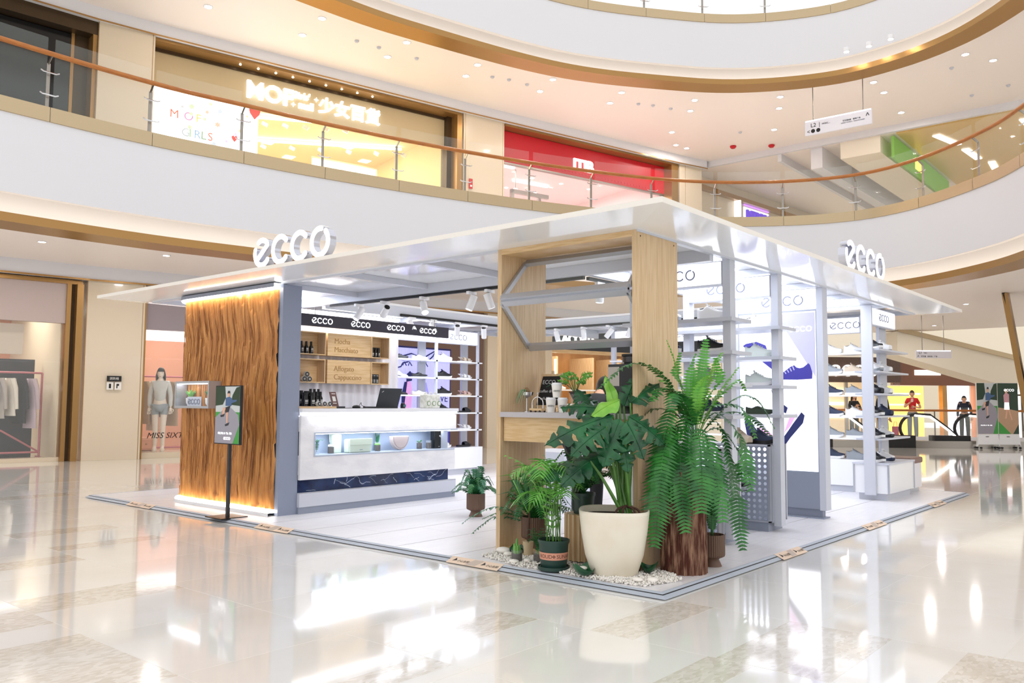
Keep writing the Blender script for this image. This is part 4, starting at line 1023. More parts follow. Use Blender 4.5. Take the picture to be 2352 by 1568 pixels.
# --- white pebbles
random.seed(5)
mb = MB()
octa = [(1, 0, 0), (-1, 0, 0), (0, 1, 0), (0, -1, 0), (0, 0, 1), (0, 0, -1)]
of = [(0, 2, 4), (2, 1, 4), (1, 3, 4), (3, 0, 4), (2, 0, 5), (1, 2, 5), (3, 1, 5), (0, 3, 5)]
outline = [(.2, 1.7), (.08, 1.27), (.1, 1.05), (.09, .85), (.075, .45), (.11, .21), (.43, .12), (.6, .3), (.62, .46), (.46, .5), (.46, 1.6), (.42, 1.72)]
def inside(x, y):
    c = False; n = len(outline)
    for i in range(n):
        (x1, y1), (x2, y2) = outline[i], outline[(i + 1) % n]
        if (y1 > y) != (y2 > y) and x < (x2 - x1) * (y - y1) / (y2 - y1) + x1: c = not c
    return c
cnt_ = 0
while cnt_ < 5200:
    x, y = random.uniform(.05, .64), random.uniform(.1, 1.74)
    if not inside(x, y): continue
    r_ = random.uniform(.0065, .011); z = ZP + r_ * .6 + random.random() ** 2 * .016
    M_ = Matrix.Translation((x, y, z)) @ Matrix.Rotation(random.random() * 6, 4, Vector((random.random(), random.random(), random.random() + .1)).normalized()) @ Matrix.Diagonal((r_ * 1.25, r_, r_ * .8, 1))
    mb.add([M_ @ Vector(v) for v in octa], of); cnt_ += 1
pe = mb.build('white_gravel', mat('white_stone', '#f3efe8', .6), None, smooth=2)
tag(pe, 'bed of small white gravel under the plants at the kiosk corner', 'gravel', kind='stuff')
def pebble(loc, s, label):
    mb = MB(); mb.lathe([(0, 0)] + [(math.sin(R(a)), .5 - .5 * math.cos(R(a))) for a in range(20, 180, 20)] + [(0, 1)], 16)
    mb.v = [(x * s[0] + .1 * s[0] * math.sin(z * 3 + y), y * s[1], z * s[2]) for x, y, z in mb.v]
    o = mb.build('pebble', mat('smooth_stone', '#f2ede6', .5), None, smooth=2); o.location = loc; tag(o, label, 'stone', 'large white pebbles on the gravel')
GZ = ZP + .012
pebble((.36, 1.62, GZ), (.05, .06, .05), 'large white pebble on the gravel at the portal foot, bigger of two')
pebble((.3, 1.52, GZ), (.035, .035, .035), 'white pebble on the gravel beside the bigger one at the portal foot')
pebble((.12, 1.31, GZ), (.032, .04, .028), 'oval white pebble lying in front of the cactus jar')
pebble((.2, 1.25, GZ), (.028, .03, .03), 'white pebble between the two soil jars')
pebble((.17, .3, GZ), (.033, .038, .028), 'white pebble right of the cream pot, left of a pair')
pebble((.22, .22, GZ), (.04, .036, .034), 'white pebble right of the cream pot, right of a pair')
# curled dark leaves on the gravel
def curl_leaf(loc, rz, s, label):
    rows = []
    for i in range(9):
        t = i / 8; w_ = .09 * math.sin(PI * (.12 + .83 * t)) ** .8
        rows.append([(w_ * math.sin(a) * 1.0, .16 * t - .08, .05 - .05 * math.cos(a) * w_ / .09 + .05 * (2 * t - 1) ** 2) for a in [R(k * 18 - 90) for k in range(11)]])
    o = MB().grid(rows).build('fallen_leaf', gdark, None, smooth=2); o.location = loc; o.rotation_euler = (0, 0, rz); o.scale = (s,) * 3
    tag(o, label, 'leaf')
curl_leaf((.1, .68, GZ - .003), 1.2, .95, 'curled dark green leaf on the gravel left of the cream pot')
curl_leaf((.47, .4, GZ), .4, .8, 'curled dark green leaf on the gravel right of the cream pot')
curl_leaf((.42, 1.53, GZ), 2.2, .7, 'curled dark green leaf under the brown pot at the portal foot')
pebble((.12, .7, GZ + .03), (.03, .03, .028), 'white pebble cupped in the curled leaf left of the cream pot')

# ================================================================== shoes
def cm(n, c, r=.5): return mat('shoe_' + n, c, r)
SHW = cm('white', '#f1f0ee'); SHB = cm('black', '#17171b', .35); SHN = cm('navy', '#27344f'); SHG = cm('grey', '#9aa0a6'); SHM = cm('mint', '#dbe4dd'); SHO = cm('olive', '#3c4a36'); SHT = cm('beige', '#d8c6ae'); SHP = cm('rose', '#d9b3a6'); SHK = cm('pink', '#d94b86')
PROTO = {}
def make_shoe(kind, up, so, acc_m=None):
    key = (kind, up.name, so.name)
    if key in PROTO: return PROTO[key], False
    t = thing('shoe', 'shoe', 'shoe')
    t.name = {'sneaker': 'sneaker', 'loafer': 'loafer', 'slide': 'slide_sandal', 'heel': 'block_heel_shoe', 'sandal': 'strap_sandal'}[kind]
    def outline(sc=1.0, n=14):
        L = []
        for i in range(n + 1):
            t_ = i / n; x = .27 * t_; w_ = (.034 + .012 * math.sin(PI * min(1, t_ * 1.25)) if t_ < .45 else .036 + .013 * math.sin(PI * (t_ - .2) / 1.0)) * (1 - max(0, t_ - .78) ** 2 * 9) * (1 - max(0, .1 - t_) * 4)
            L.append((x, max(w_, .006) * sc))
        return [(x, w_) for x, w_ in L] + [(x, -w_) for x, w_ in reversed(L)]
    th = {'sneaker': .032, 'loafer': .014, 'slide': .028, 'heel': .01, 'sandal': .022}[kind]
    ol = outline(1.06); n = len(ol)
    lift = lambda x: (.016 * max(0, (x - .2) / .07) ** 2 if kind != 'heel' else .0) + (.05 * max(0, 1 - x / .17) ** .8 if kind == 'heel' else 0)
    MB().add([(x - .135 - .003, y, lift(x)) for x, y in ol] + [(x - .135, y * .97, lift(x) + th) for x, y in ol],
             [tuple(range(n))[::-1], tuple(range(n, 2 * n))] + [(i, (i + 1) % n, n + (i + 1) % n, n + i) for i in range(n)]).build('sole', so, t, world=False)
    if kind == 'heel': B(-.135, -.085, -.025, .025, 0, .052).build('heel_block', so, t, world=False)
    if kind in ('loafer',): B(-.135, -.075, -.03, .03, 0, .014).build('heel_block', so, t, world=False)
    ol0 = outline(1.0)
    half = len(ol0) // 2
    if kind in ('sneaker', 'loafer', 'heel'):
        hs = {'sneaker': [.082, .072, .066, .07, .088, .098, .088, .078, .068, .06, .053, .047, .042, .034, .02],
              'loafer': [.058, .05, .046, .046, .05, .062, .066, .06, .05, .043, .039, .036, .033, .026, .014], 'heel': [.06, .05, .045, .044, .048, .06, .062, .054, .046, .04, .036, .034, .03, .024, .012]}[kind]
        rows = []
        for i in range(half):
            x, w_ = ol0[i]; row = []
            for a in range(0, 181, 20):
                c, s = math.cos(R(a)), math.sin(R(a))
                e = .45 if i > 6 else .28
                row.append((x - .135, w_ * (abs(c) ** .6) * (1 if c >= 0 else -1) * (1 - .16 * s), lift(x) + th - .002 + hs[i] * s ** e))
            rows.append(row)
        MB().grid(rows).add(rows[0], [tuple(range(10))]).add(rows[-1], [tuple(range(10))]).build('upper', up, t, smooth=2, world=False)
        zc = th + .058 + lift(.05) * .8 + (.014 if kind == 'sneaker' else -.012)
        MB().add([(-.125 + .05 + .056 * math.cos(R(a)) * 1.0, .024 * math.sin(R(a)), zc + .006 * math.cos(R(a)) + .003 + (.011 if kind == 'sneaker' and math.cos(R(a)) > .5 else 0)) for a in range(0, 360, 30)], [tuple(range(12))]).build('lining', mat('shoe_lining', '#4b4a4e', .8), t, world=False)
        if kind == 'sneaker':
            MB().add([(-.045, -.02, th + .09), (-.045, .02, th + .09), (-.058, .017, th + .116), (-.058, -.017, th + .116), (-.04, -.02, th + .09), (-.04, .02, th + .09), (-.052, .017, th + .118), (-.052, -.017, th + .118)],
                     [(0, 1, 2, 3), (4, 7, 6, 5), (2, 3, 7, 6), (0, 3, 7, 4), (1, 5, 6, 2)]).build('tongue', up, t, world=False)
            for k in range(4):
                x = -.03 + .02 * k; z = th + .0955 - .0095 * k; MB().tube([(x, -.022, z - .008), (x + .003, 0, z + .004), (x, .022, z - .008)], .0035, 5).build('lace', acc_m or up, t, world=False)
        elif kind == 'loafer': B(-.01, .018, -.036, .036, th + .046, th + .053).build('saddle_strap', up, t, world=False)
        else: B(-.02, -.008, -.034, .034, th + .052, th + .06).build('strap', up, t, world=False)
    else:
        for x0, x1, hh in (((-.01, .085, .058),) if kind == 'slide' else ((-.03, .02, .062), (.045, .095, .046))):
            rows = [[(x, .048 * math.cos(R(a)), th + hh * math.sin(R(a)) ** .7 * (1 - .15 * abs(x - (x0 + x1) / 2) / .05)) for a in range(0, 181, 15)] for x in (x0, (x0 + x1) / 2, x1)]
            MB().grid(rows).build('strap', up, t, smooth=2, world=False, solid=.006)
        if kind == 'sandal':
            MB().tube([(-.03, .04, th + .02), (-.09, .035, th + .055), (-.125, 0, th + .06), (-.09, -.035, th + .055), (-.03, -.04, th + .02)], .006, 6).build('heel_strap', up, t, world=False)
    PROTO[key] = t
    return t, True
NC = {'white': SHW, 'black': SHB, 'navy': SHN, 'grey': SHG, 'mint': SHM, 'olive': SHO, 'beige': SHT, 'rose': SHP}
def shoe(kind, up, so, loc, rz, where, grp):
    p_, first = make_shoe(kind, NC[up], NC[so])
    nm = {'sneaker': 'sneaker', 'loafer': 'loafer', 'slide': 'slide sandal', 'heel': 'block-heel shoe', 'sandal': 'strap sandal'}[kind]
    place(p_, first, loc, rz, ('%s %s ' % (up, nm) if up == so else '%s %s, %s sole, ' % (up, nm, so)) + where, grp)
ORD = ['top', 'second', 'third', 'fourth', 'fifth', 'lowest']
# fin A
A_ = 2.06
for k, (z, a, b) in enumerate([(1.93, ('white', 'white'), ('white', 'grey')), (1.65, ('black', 'white'), ('navy', 'white')), (1.38, ('grey', 'white'), ('white', 'white')), (1.11, ('navy', 'white'), ('black', 'black'))]):
    shoe('sneaker', *a, (A_, .7, z), -PI / 2, 'near the post, %s shelf, fern rack' % ORD[k], 'shoes on the fern rack')
    shoe('sneaker', *b, (A_, 1.15, z), -PI / 2, 'far from the post, %s shelf, fern rack' % ORD[k], 'shoes on the fern rack')
B_ = 3.06
for k, (z, a, b) in enumerate([(1.93, ('white', 'white'), ('white', 'white')), (1.65, ('mint', 'mint'), ('black', 'white')), (1.38, ('mint', 'white'), ('black', 'black')), (1.11, ('olive', 'olive'), ('navy', 'white'))]):
    shoe('sneaker' if k < 3 else 'loafer', *a, (B_, .72, z), -PI / 2, 'near the post, %s shelf, middle rack' % ORD[k], 'shoes on the middle rack')
    shoe('sneaker', *b, (B_, 1.15, z), -PI / 2, 'far from the post, %s shelf, middle rack' % ORD[k], 'shoes on the middle rack')
shoe('sneaker', 'beige', 'beige', (3.0, .88, .831), -PI / 2 - .5, 'standing on the perforated base of the middle rack', 'shoes on the middle rack')
shoe('sneaker', 'navy', 'black', (3.02, .68, .831), -PI / 2 - .3, 'standing on the perforated base of the middle rack', 'shoes on the middle rack')
shoe('sneaker', 'black', 'grey', (2.775, .84, .41), -PI / 2 + .1, 'on a bracket before the perforated plate', 'shoes on the middle rack')
B(2.72, 2.872, .72, .96, .4, .409).build('bracket_shelf', greym, D.objects['shoe_rack.001'])
# fin D
for k, z in enumerate(DSH + (.49,)):
    c1 = [('white', 'white'), ('white', 'white'), ('white', 'white'), ('navy', 'navy'), ('white', 'black'), ('white', 'navy')][k]
    c2 = [('black', 'white'), ('white', 'grey'), ('black', 'black'), ('black', 'white'), ('black', 'white'), ('black', 'white')][k]
    shoe('sneaker', *c1, (6.88, .7, z), -PI / 2 - .55, 'right one on the corner rack, %s level' % ORD[k], 'shoes on the corner rack')
    shoe('sneaker', *c2, (6.5, .7, z), -PI / 2 - .55, 'left one on the corner rack, %s level' % ORD[k], 'shoes on the corner rack')
for k, z in enumerate(RSH + (.471,)):
    c1 = [('white', 'white'), ('grey', 'white'), ('navy', 'white'), ('navy', 'white'), ('grey', 'white'), ('navy', 'white')][k]
    c2 = [('white', 'white'), ('beige', 'white'), ('grey', 'white'), ('white', 'white'), ('grey', 'white'), ('grey', 'grey')][k]
    shoe('sneaker', *c1, (7.18, 1.46, z), -PI / 2, 'left on the side rack, %s level' % ORD[k], 'shoes on the side rack')
    shoe('sneaker', *c2, (7.18, 1.16, z), -PI / 2, 'right on the side rack, %s level' % ORD[k], 'shoes on the side rack')
rowsb = [[('loafer', 'black', 'black'), ('loafer', 'white', 'white'), ('sneaker', 'white', 'white'), ('sandal', 'beige', 'white')],
         [('heel', 'white', 'white'), ('loafer', 'black', 'grey'), ('sneaker', 'black', 'white'), ('sandal', 'white', 'white')],
         [('heel', 'black', 'black'), ('loafer', 'white', 'beige'), ('sneaker', 'black', 'white'), ('sandal', 'rose', 'beige')],
         [('heel', 'white', 'white'), ('loafer', 'beige', 'white'), ('sneaker', 'black', 'white'), ('slide', 'black', 'black')],
         [None, None, ('sneaker', 'white', 'white'), ('sandal', 'white', 'white')], [None, None, ('slide', 'white', 'white'), ('slide', 'black', 'black')]]
PN = ['at the left end', 'second from the left', 'third from the left', 'at the right end']
for k, (z, rw) in enumerate(zip(BSH + (.471,), rowsb)):
    for j, (x, it) in enumerate(zip((4.2, 4.62, 5.18, 5.66), rw)):
        if it: shoe(*it, (x, 7.07, z), -.25, '%s, %s level, back rack' % (PN[j], ORD[k]), 'shoes on the back rack')

# ================================================================== things on the checkout counter
CT = 1.13
tr_ = thing('wooden_tray', 'flat wooden tray with dark end under the shoe-care bottles', 'tray', (1.06, 4.92, CT))
B(.72, 1.24, 4.82, 5.06, CT, CT + .022).build('tray_board', oakH, tr_); B(1.24, 1.36, 4.82, 5.06, CT, CT + .022).build('dark_end', SHB, tr_)
lblw = mat('label_white', '#e8e6e2', .5)
def bottle(loc, r_, h_, kind, label, grp, name='care_bottle'):
    t = thing(name, label, 'bottle', loc, group=grp)
    if kind == 'can':
        MB().lathe([(r_, 0), (r_, h_ * .78), (r_ * .92, h_ * .8)], 18).build('body', blackg, t, smooth=True, world=False); MB().lathe([(r_ * .95, h_ * .8), (r_ * .95, h_), (0, h_)], 18).build('cap', black, t, smooth=True, world=False)
    elif kind == 'bottle':
        MB().lathe([(r_, 0), (r_, h_ * .55), (r_ * .55, h_ * .7), (r_ * .5, h_ * .74)], 16).build('body', blackg, t, smooth=True, world=False); MB().lathe([(r_ * .56, h_ * .7), (r_ * .56, h_), (0, h_)], 14).build('cap', black, t, smooth=True, world=False)
    else:  # jar lying with face forward
        MB().lathe([(r_, 0), (r_, h_), (0, h_)], 20).xf(Matrix.Translation((0, 0, r_)) @ Matrix.Rotation(PI / 2, 4, 'X') @ Matrix.Translation((0, 0, -h_ / 2))).build('jar_body', lblw, t, smooth=True, world=False)
        MB().cyl((0, -h_ / 2 - .001, r_), (0, -h_ / 2 - .004, r_), r_ * .9, n=20).build('lid', blackg, t, world=False)
        for zz in (.25, 0, -.25): B(-r_ * .35, r_ * .35, -h_ / 2 - .006, -h_ / 2 - .004, r_ + zz * r_ - .002, r_ + zz * r_ + .002).build('printed_line', lblw, t, world=False)
        return t
    if kind != 'jar':
        for zz in (.2, .3, .36, .42):
            B(-r_ * .5, r_ * .5, -r_ * 1.02, -r_ * .86, h_ * zz, h_ * zz + .005).build('printed_label', lblw, t, world=False)
    return t
TZ = CT + .0225
k_ = 0
for (x, y, r_, h_, kd, lb_) in [(.86, 4.97, .036, .17, 'can', 'back left'), (.95, 4.97, .036, .165, 'can', 'back, second from left'), (.86, 4.88, .034, .15, 'can', 'front left'), (.95, 4.88, .034, .15, 'can', 'front, second from left'),
                              (1.02, 5.0, .026, .19, 'bottle', 'tall one at the back'), (1.08, 5.01, .026, .19, 'bottle', 'tall one at the back middle'), (1.14, 5.02, .026, .19, 'bottle', 'tall one at the back right'), (1.05, 4.93, .026, .16, 'bottle', 'in the middle'), (1.11, 4.94, .026, .16, 'bottle', 'in the middle right')]:
    bottle((x, y, TZ), r_, h_, kd, 'black shoe-care %s on the wooden tray, %s' % ('can' if kd == 'can' else 'bottle', lb_), 'shoe-care products on the counter tray')
for x, n in ((1.02, 'left'), (1.09, 'middle'), (1.16, 'right')): bottle((x, 4.855, TZ), .027, .04, 'jar', 'black-lidded shoe cream jar at the tray front, %s of three' % n, 'cream jars on the counter tray', 'cream_jar')
for x, n in ((1.46, 'left'), (1.53, 'middle'), (1.6, 'right')): bottle((x, 5.8, 1.782 + .001), .026, .15, 'bottle', 'black spray bottle in the upper left oak box, %s of three' % n, 'bottles in the upper left oak box')
for x, n in ((2.57, 'left'), (2.62, 'middle'), (2.67, 'right')): bottle((x, 5.8, 1.783), .02, .13, 'can', 'slim black tube in the upper right oak box, %s of three' % n, 'tubes in the upper right oak box', 'care_tube')
for (x, z, n) in ((1.5, 1.4425, 'lower left'), (1.575, 1.4425, 'lower right'), (1.537, 1.5, 'top')): bottle((x, 5.8, z), .034, .04, 'jar', 'black cream jar stacked in the lower left oak box, %s of three' % n, 'jars in the lower left oak box', 'cream_jar')
for x, n in ((2.535, 'left'), (2.585, 'middle'), (2.635, 'right')):
    t = thing('product_box', 'black carton in the lower right oak box, %s of three' % n, 'box', (x, 5.8, 1.4425), group='cartons in the lower right oak box')
    B(-.023, .023, -.03, .03, 0, .12).build('carton', blackg, t, world=False)
    for zz in (.1, .045, .03, .015): B(-.016, .016, -.0315, -.03, zz, zz + .005).build('printed_line', lblw, t, world=False)
cd = thing('card_stand', 'small brown payment card stand beside the shoe-care tray', 'card', (1.29, 4.9, TZ))
MB().add([(-.045, 0, 0), (.045, 0, 0), (.035, .05, .16), (-.055, .05, .16), (-.045, .006, 0), (.045, .006, 0), (.035, .056, .16), (-.055, .056, .16)], [(3, 2, 1, 0), (4, 5, 6, 7), (0, 1, 5, 4), (1, 2, 6, 5), (2, 3, 7, 6), (3, 0, 4, 7)]).build('card', mat('card_brown', '#6a4b48', .4), cd, world=False)
for zz in (.03, .135): MB().add([(-.03, zz * .31 - .002, zz), (.02, zz * .31 - .002, zz), (.02, (zz + .008) * .31 - .002, zz + .008), (-.03, (zz + .008) * .31 - .002, zz + .008)], [(0, 1, 2, 3)]).build('printed_line', lblw, cd, world=False)
MB().add([(-.026, .055 * .31 - .002, .055), (.018, .055 * .31 - .002, .055), (.014, .11 * .31 - .002, .11), (-.03, .11 * .31 - .002, .11)], [(0, 1, 2, 3)]).build('white_square', lblw, cd, world=False)
lp = thing('laptop', 'open black laptop seen from behind on the checkout counter', 'laptop', (2.1, 4.98, CT))
B(1.93, 2.27, 4.96, 5.2, CT, CT + .018).build('keyboard_base', black, lp)
MB().add([(1.93, 4.96, CT + .018), (2.27, 4.96, CT + .018), (2.27, 4.885, CT + .235), (1.93, 4.885, CT + .235), (1.93, 4.966, CT + .02), (2.27, 4.966, CT + .02), (2.27, 4.892, CT + .237), (1.93, 4.892, CT + .237)], [(0, 1, 2, 3), (7, 6, 5, 4), (0, 4, 5, 1), (1, 5, 6, 2), (2, 6, 7, 3), (3, 7, 4, 0)]).build('screen_lid', mat('laptop_lid', '#252a2e', .4), lp)
MB().add([(1.965, 4.9, CT + .185), (1.99, 4.895, CT + .2), (1.988, 4.893, CT + .206), (1.962, 4.898, CT + .19)], [(0, 1, 2, 3)]).build('lid_badge', lblw, lp)
ms = thing('desk_mat', 'thin black desk mat left of the laptop', 'mat', (1.62, 4.95, CT)); B(1.45, 1.9, 4.85, 5.1, CT, CT + .004).build('mat_sheet', black, ms)
mo_ = thing('computer_mouse', 'black mouse with cable on the desk mat', 'mouse', (1.6, 4.92, CT + .004)); MB().lathe([(.0, 0), (.03, .0), (.034, .012), (.022, .028), (0, .033)], 16, sx=1.7, sy=1).build('mouse_body', black, mo_, smooth=True, world=False)
MB().tube(cat([(.05, .02, .01), (.1, .04, .06), (.12, .05, .03), (.17, .03, .01)], 6), .003, 5).build('cable', black, mo_, world=False)
sn_ = thing('barcode_scanner', 'small black card reader to the right of the laptop', 'scanner', (2.37, 4.98, CT)); MB().lathe([(.03, 0), (.032, .03), (.024, .06), (0, .065)], 14).build('scanner_body', black, sn_, smooth=True, world=False)
B(-.02, .02, -.033, -.028, .015, .045).build('reader_screen', mat('screen_teal', '#3f6a75', .2), sn_, world=False)
gb = thing('gift_bag', 'clear patterned gift bag with round green badges on the counter', 'bag', (2.8, 4.95, CT)); bagm = mat('patterned_film', '#cfd2c4', .2, noise=22, col2='#efeee8', lo=.35, hi=.6)
B(-.13, .13, -.05, .05, 0, .17).build('bag_body', bagm, gb, world=False, bevel=.012)
for x in (-.07, .02, .11): MB().cyl((x, -.051, .06), (x, -.054, .06), .032, n=18).build('badge_ring', mat('badge_green', '#8aa57e', .4), gb, world=False); MB().cyl((x, -.054, .06), (x, -.056, .06), .022, n=18).build('badge', lblw, gb, world=False)
for x in (-.08, 0, .08): MB().tube([(x - .03, 0, .17), (x, -.02, .2), (x + .03, 0, .17)], .008, 6).build('bow', bagm, gb, world=False)
# niche bags
mint = mat('mint_leather', '#cfdccb', .4); bge = mat('beige_leather', '#c4b6b2', .4)
nb = thing('handbag', 'mint green flap handbag in the counter niche', 'handbag', (1.56, 4.83, .636))
B(-.16, .16, -.05, .05, 0, .15).build('bag_body', mint, nb, world=False, bevel=.012); B(-.162, .162, -.058, -.05, .085, .155).build('flap', mint, nb, world=False, bevel=.003); B(-.165, -.16, -.04, .04, .01, .14).build('gusset', mint, nb, world=False)
B(-.02, .02, -.0595, -.058, .03, .035).build('stamp', logog, nb, world=False)
nt_ = thing('tote_bag', 'tall mint green pouch standing behind the white-bloom jar', 'handbag', (1.3, 4.9, .636)); B(-.06, .06, -.03, .03, 0, .205).build('bag_body', mint, nt_, world=False, bevel=.008); MB().tube([(-.06, 0, .2), (-.085, .0, .21), (-.08, 0, .12)], .004, 6).build('strap', mint, nt_, world=False)
ns = thing('saddle_bag', 'rounded beige saddle handbag in the counter niche', 'handbag', (2.19, 4.84, .636))
hm = [(.13 * math.cos(R(a)), .17 + .155 * math.sin(R(a)) * .97) for a in range(180, 361, 12)] + [(.13, .182), (-.13, .182)]
MB().prism([(x, max(z, .016) - .0155) for x, z in hm], .07, lambda a, b, c: (a, c - .035, b)).build('bag_body', bge, ns, world=False, bevel=.008)
MB().tube([(-.12, -.037, .16)] + [(.1205 * math.cos(R(a)), -.037, .165 + .14 * math.sin(R(a))) for a in range(190, 351, 16)] + [(.12, -.037, .16)], .003, 5).build('piping', mat('beige_dark', '#9d8f8b', .5), ns, world=False)
nk = thing('black_pouch', 'tall black pouch with bow at the niche right end', 'handbag', (2.78, 4.82, .636)); B(-.055, .055, -.04, .04, 0, .222).build('bag_body', blackg, nk, world=False, bevel=.006)
MB().tube([(.02, -.042, .15), (.035, -.045, .16), (.03, -.044, .145), (.045, -.044, .14)], .004, 5).build('bow', lblw, nk, world=False); B(.01, .03, -.0415, -.04, .02, .024).build('stamp', lblw, nk, world=False)

# ================================================================== things on the coffee bar
BT = 1.13
cmn = thing('coffee_machine', 'black automatic coffee machine at the right end of the coffee bar', 'coffee machine', (.8, .68, BT))
B(-.2, .2, -.13, .13, 0, .36).build('body', blackg, cmn, world=False); B(-.205, -.2, .03, .13, .2, .34).build('steel_panel', steel, cmn, world=False)
MB().lathe([(.11, .36), (.115, .38), (.115, .42), (.1, .425)], 24, (0, 0, 0)).build('bean_hopper', mat('smoked_plastic', '#2a2a2e', .2), cmn, world=False); MB().lathe([(.12, .425), (.12, .44), (0, .445)], 24).build('hopper_lid', black, cmn, world=False); MB().lathe([(.025, .44), (.025, .465), (0, .467)], 14).build('lid_knob', steel, cmn, world=False)
B(-.2005, -.2, -.12, .02, .05, .34).build('front_panel', black, cmn, world=False)
for z in (.1, .16, .22): B(-.202, -.2, -.11, -.09, z, z + .006).build('button', steel, cmn, world=False)
cb = thing('chalkboard', 'small chalkboard easel with coffee lettering on the coffee bar', 'chalkboard', (.9, 1.6, BT))
for a, b in (((0, -.12, 0), (.06, -.1, .32)), ((0, .12, 0), (.06, .1, .32))): MB().bar((a[0] - .03, a[1], a[2]), b, .014, .014).build('easel_leg', oak, cb, world=False)
MB().bar((.09, 0, 0), (.06, 0, .34), .02, .014).build('easel_leg', oak, cb, world=False)
MB().add([(-.022, .12, .05), (-.022, -.12, .05), (.05, -.1, .3), (.05, .1, .3), (-.012, .12, .05), (-.012, -.12, .05), (.06, -.1, .3), (.06, .1, .3)], [(3, 2, 1, 0), (4, 5, 6, 7), (0, 1, 5, 4), (1, 2, 6, 5), (2, 3, 7, 6), (3, 0, 4, 7)]).build('slate', mat('slate', '#15171c', .7), cb, world=False)
for z, y2 in ((.045, .125), (.305, .105)): MB().bar((-.022 + (z - .05) * .29, -y2, z), (-.022 + (z - .05) * .29, y2, z), .018, .02).build('frame_rail', oak, cb, world=False)
chalk = mat('chalk', '#cfd3d6', .9)
for body, sz, y, z in (('ECCO', .05, .085, .23), ('coffee drink', .036, .1, .16), ('café 29', .034, .08, .1)):
    x = -.022 + (z - .05) * .29 - .006
    text('chalk_writing', body, sz, chalk, cb, (x, y, z), rz=-PI / 2, tilt=R(16) * 0 - R(16), depth=.001)
cup_m = mat('paper_cup', '#efece6', .55)
def cup(loc, label):
    t = thing('paper_cup', label, 'cup', loc, group='paper cups on the coffee bar')
    MB().lathe([(.029, 0), (.04, .095), (.04, .098)], 22).build('cup_body', cup_m, t, smooth=True, world=False); MB().lathe([(.042, .096), (.043, .104), (.038, .106), (.037, .115), (0, .115)], 22).build('lid', wht, t, smooth=True, world=False)
    h_ = sub('logo', t, (-.0375 * .81, -.0375 * .58 + .0, .045), -PI / 2 + R(36) * 1.0)
    ecco(h_, -.024, 0, .0125, ink, y=-.002, d=.003)
cup((.6, 1.345, BT), 'white paper coffee cup, lower left of the stack of three'); cup((.645, 1.265, BT), 'white paper coffee cup, lower right of the stack of three'); cup((.622, 1.305, BT + .1155), 'white paper coffee cup on top of the stack of three')
gl = thing('silver_coupe', 'silver stemmed bowl holding an air plant on the coffee bar', 'bowl', (.7, 1.67, BT))
MB().lathe([(.035, 0), (.033, .004), (.006, .01), (.005, .11), (.02, .118), (.05, .135), (.055, .16), (.05, .16), (.03, .14), (0, .13)], 24).build('bowl', chrome, gl, smooth=True, world=False)
ap = thing('air_plant', 'curly pale green air plant spilling from the silver bowl', 'plant', (.7, 1.67, BT + .15))
for i in range(9):
    a = 1.6 + i * .25; d = Vector((math.cos(a), math.sin(a), 0)); MB().tube(cat([Vector((0, 0, 0)), d * .04 + UP * .03, d * .07 - UP * .02, d * (.075 + .004 * i) - UP * (.06 + .012 * (i % 4))], 5), [.005 * (1 - k / 18) for k in range(16)], 5).build('leaf', leafm('air_plant', '#7fa07a', '#9dba92'), ap, smooth=True, world=False)
MB().lathe([(.025, .0), (.03, .02), (.012, .045), (0, .05)], 8).build('dried_pod', mat('dry_brown', '#8f7350', .8), ap, world=False)
ct_ = thing('toy_cart', 'little wire cart with wooden tray on the coffee bar', 'ornament', (.58, 1.46, BT))
B(-.03, .03, -.06, .06, .012, .03).build('tray', oakH, ct_, world=False); MB().tube(cat([(0, .055, .02), (0, .05, .09), (0, 0, .12), (0, -.05, .09), (0, -.055, .02)], 6), .004, 6).build('wire_arch', chrome, ct_, world=False)
MB().cyl((0, 0, .03), (0, 0, .14), .002, n=6).build('pin', chrome, ct_, world=False); MB().lathe([(0, .14), (.009, .146), (.009, .152), (0, .158)], 10).build('pin_head', chrome, ct_, world=False)
for sx in (-.03, .03):
    for sy in (-.045, .045): MB().cyl((sx - .004, sy, .008), (sx + .004, sy, .008), .008, n=10).build('wheel', black, ct_, world=False)
va = thing('hydroponic_vase', 'glass vase with black funnel and light green philodendron on the coffee bar', 'plant', (.78, 1.24, BT))
MB().lathe([(.045, 0), (.045, .16), (.043, .16), (.043, .004)], 22).build('vase', jarg, va, world=False); MB().lathe([(.052, .165), (.05, .155), (.02, .1), (.012, .09)], 20).build('funnel', mat('smoke_funnel', '#24272b', .15, alpha=.75), va, world=False)
for i in range(9):
    a = 2 * PI * i / 9; d = Vector((math.cos(a), math.sin(a), 0)); b_ = Vector((.78, 1.24, BT + .13)); top = b_ + d * .05 + UP * (.1 + .03 * (i % 3))
    MB().tube([b_, top], .003, 5).build('stem', gstem, va); monstera_leaf('leaf', top, top + d * .09 + UP * .04, .035, gfernL, va, 4, .2)
frond('sprig', [(.78, 1.24, BT + .15), (.74, 1.3, BT + .22), (.7, 1.38, BT + .23), (.66, 1.44, BT + .2)], gblue, va, .03, .01, 16)
dr = thing('black_canister', 'black canister on a copper base on the coffee bar', 'canister', (.86, 1.0, BT)); MB().lathe([(.04, 0), (.04, .02), (0, .02)], 16).build('copper_base', mat('copper', '#9a5a32', .35, .4), dr, world=False); MB().lathe([(.03, .02), (.032, .09), (0, .09)], 16).build('canister', mat('dark_grey_tin', '#35363a', .4), dr, smooth=True, world=False)

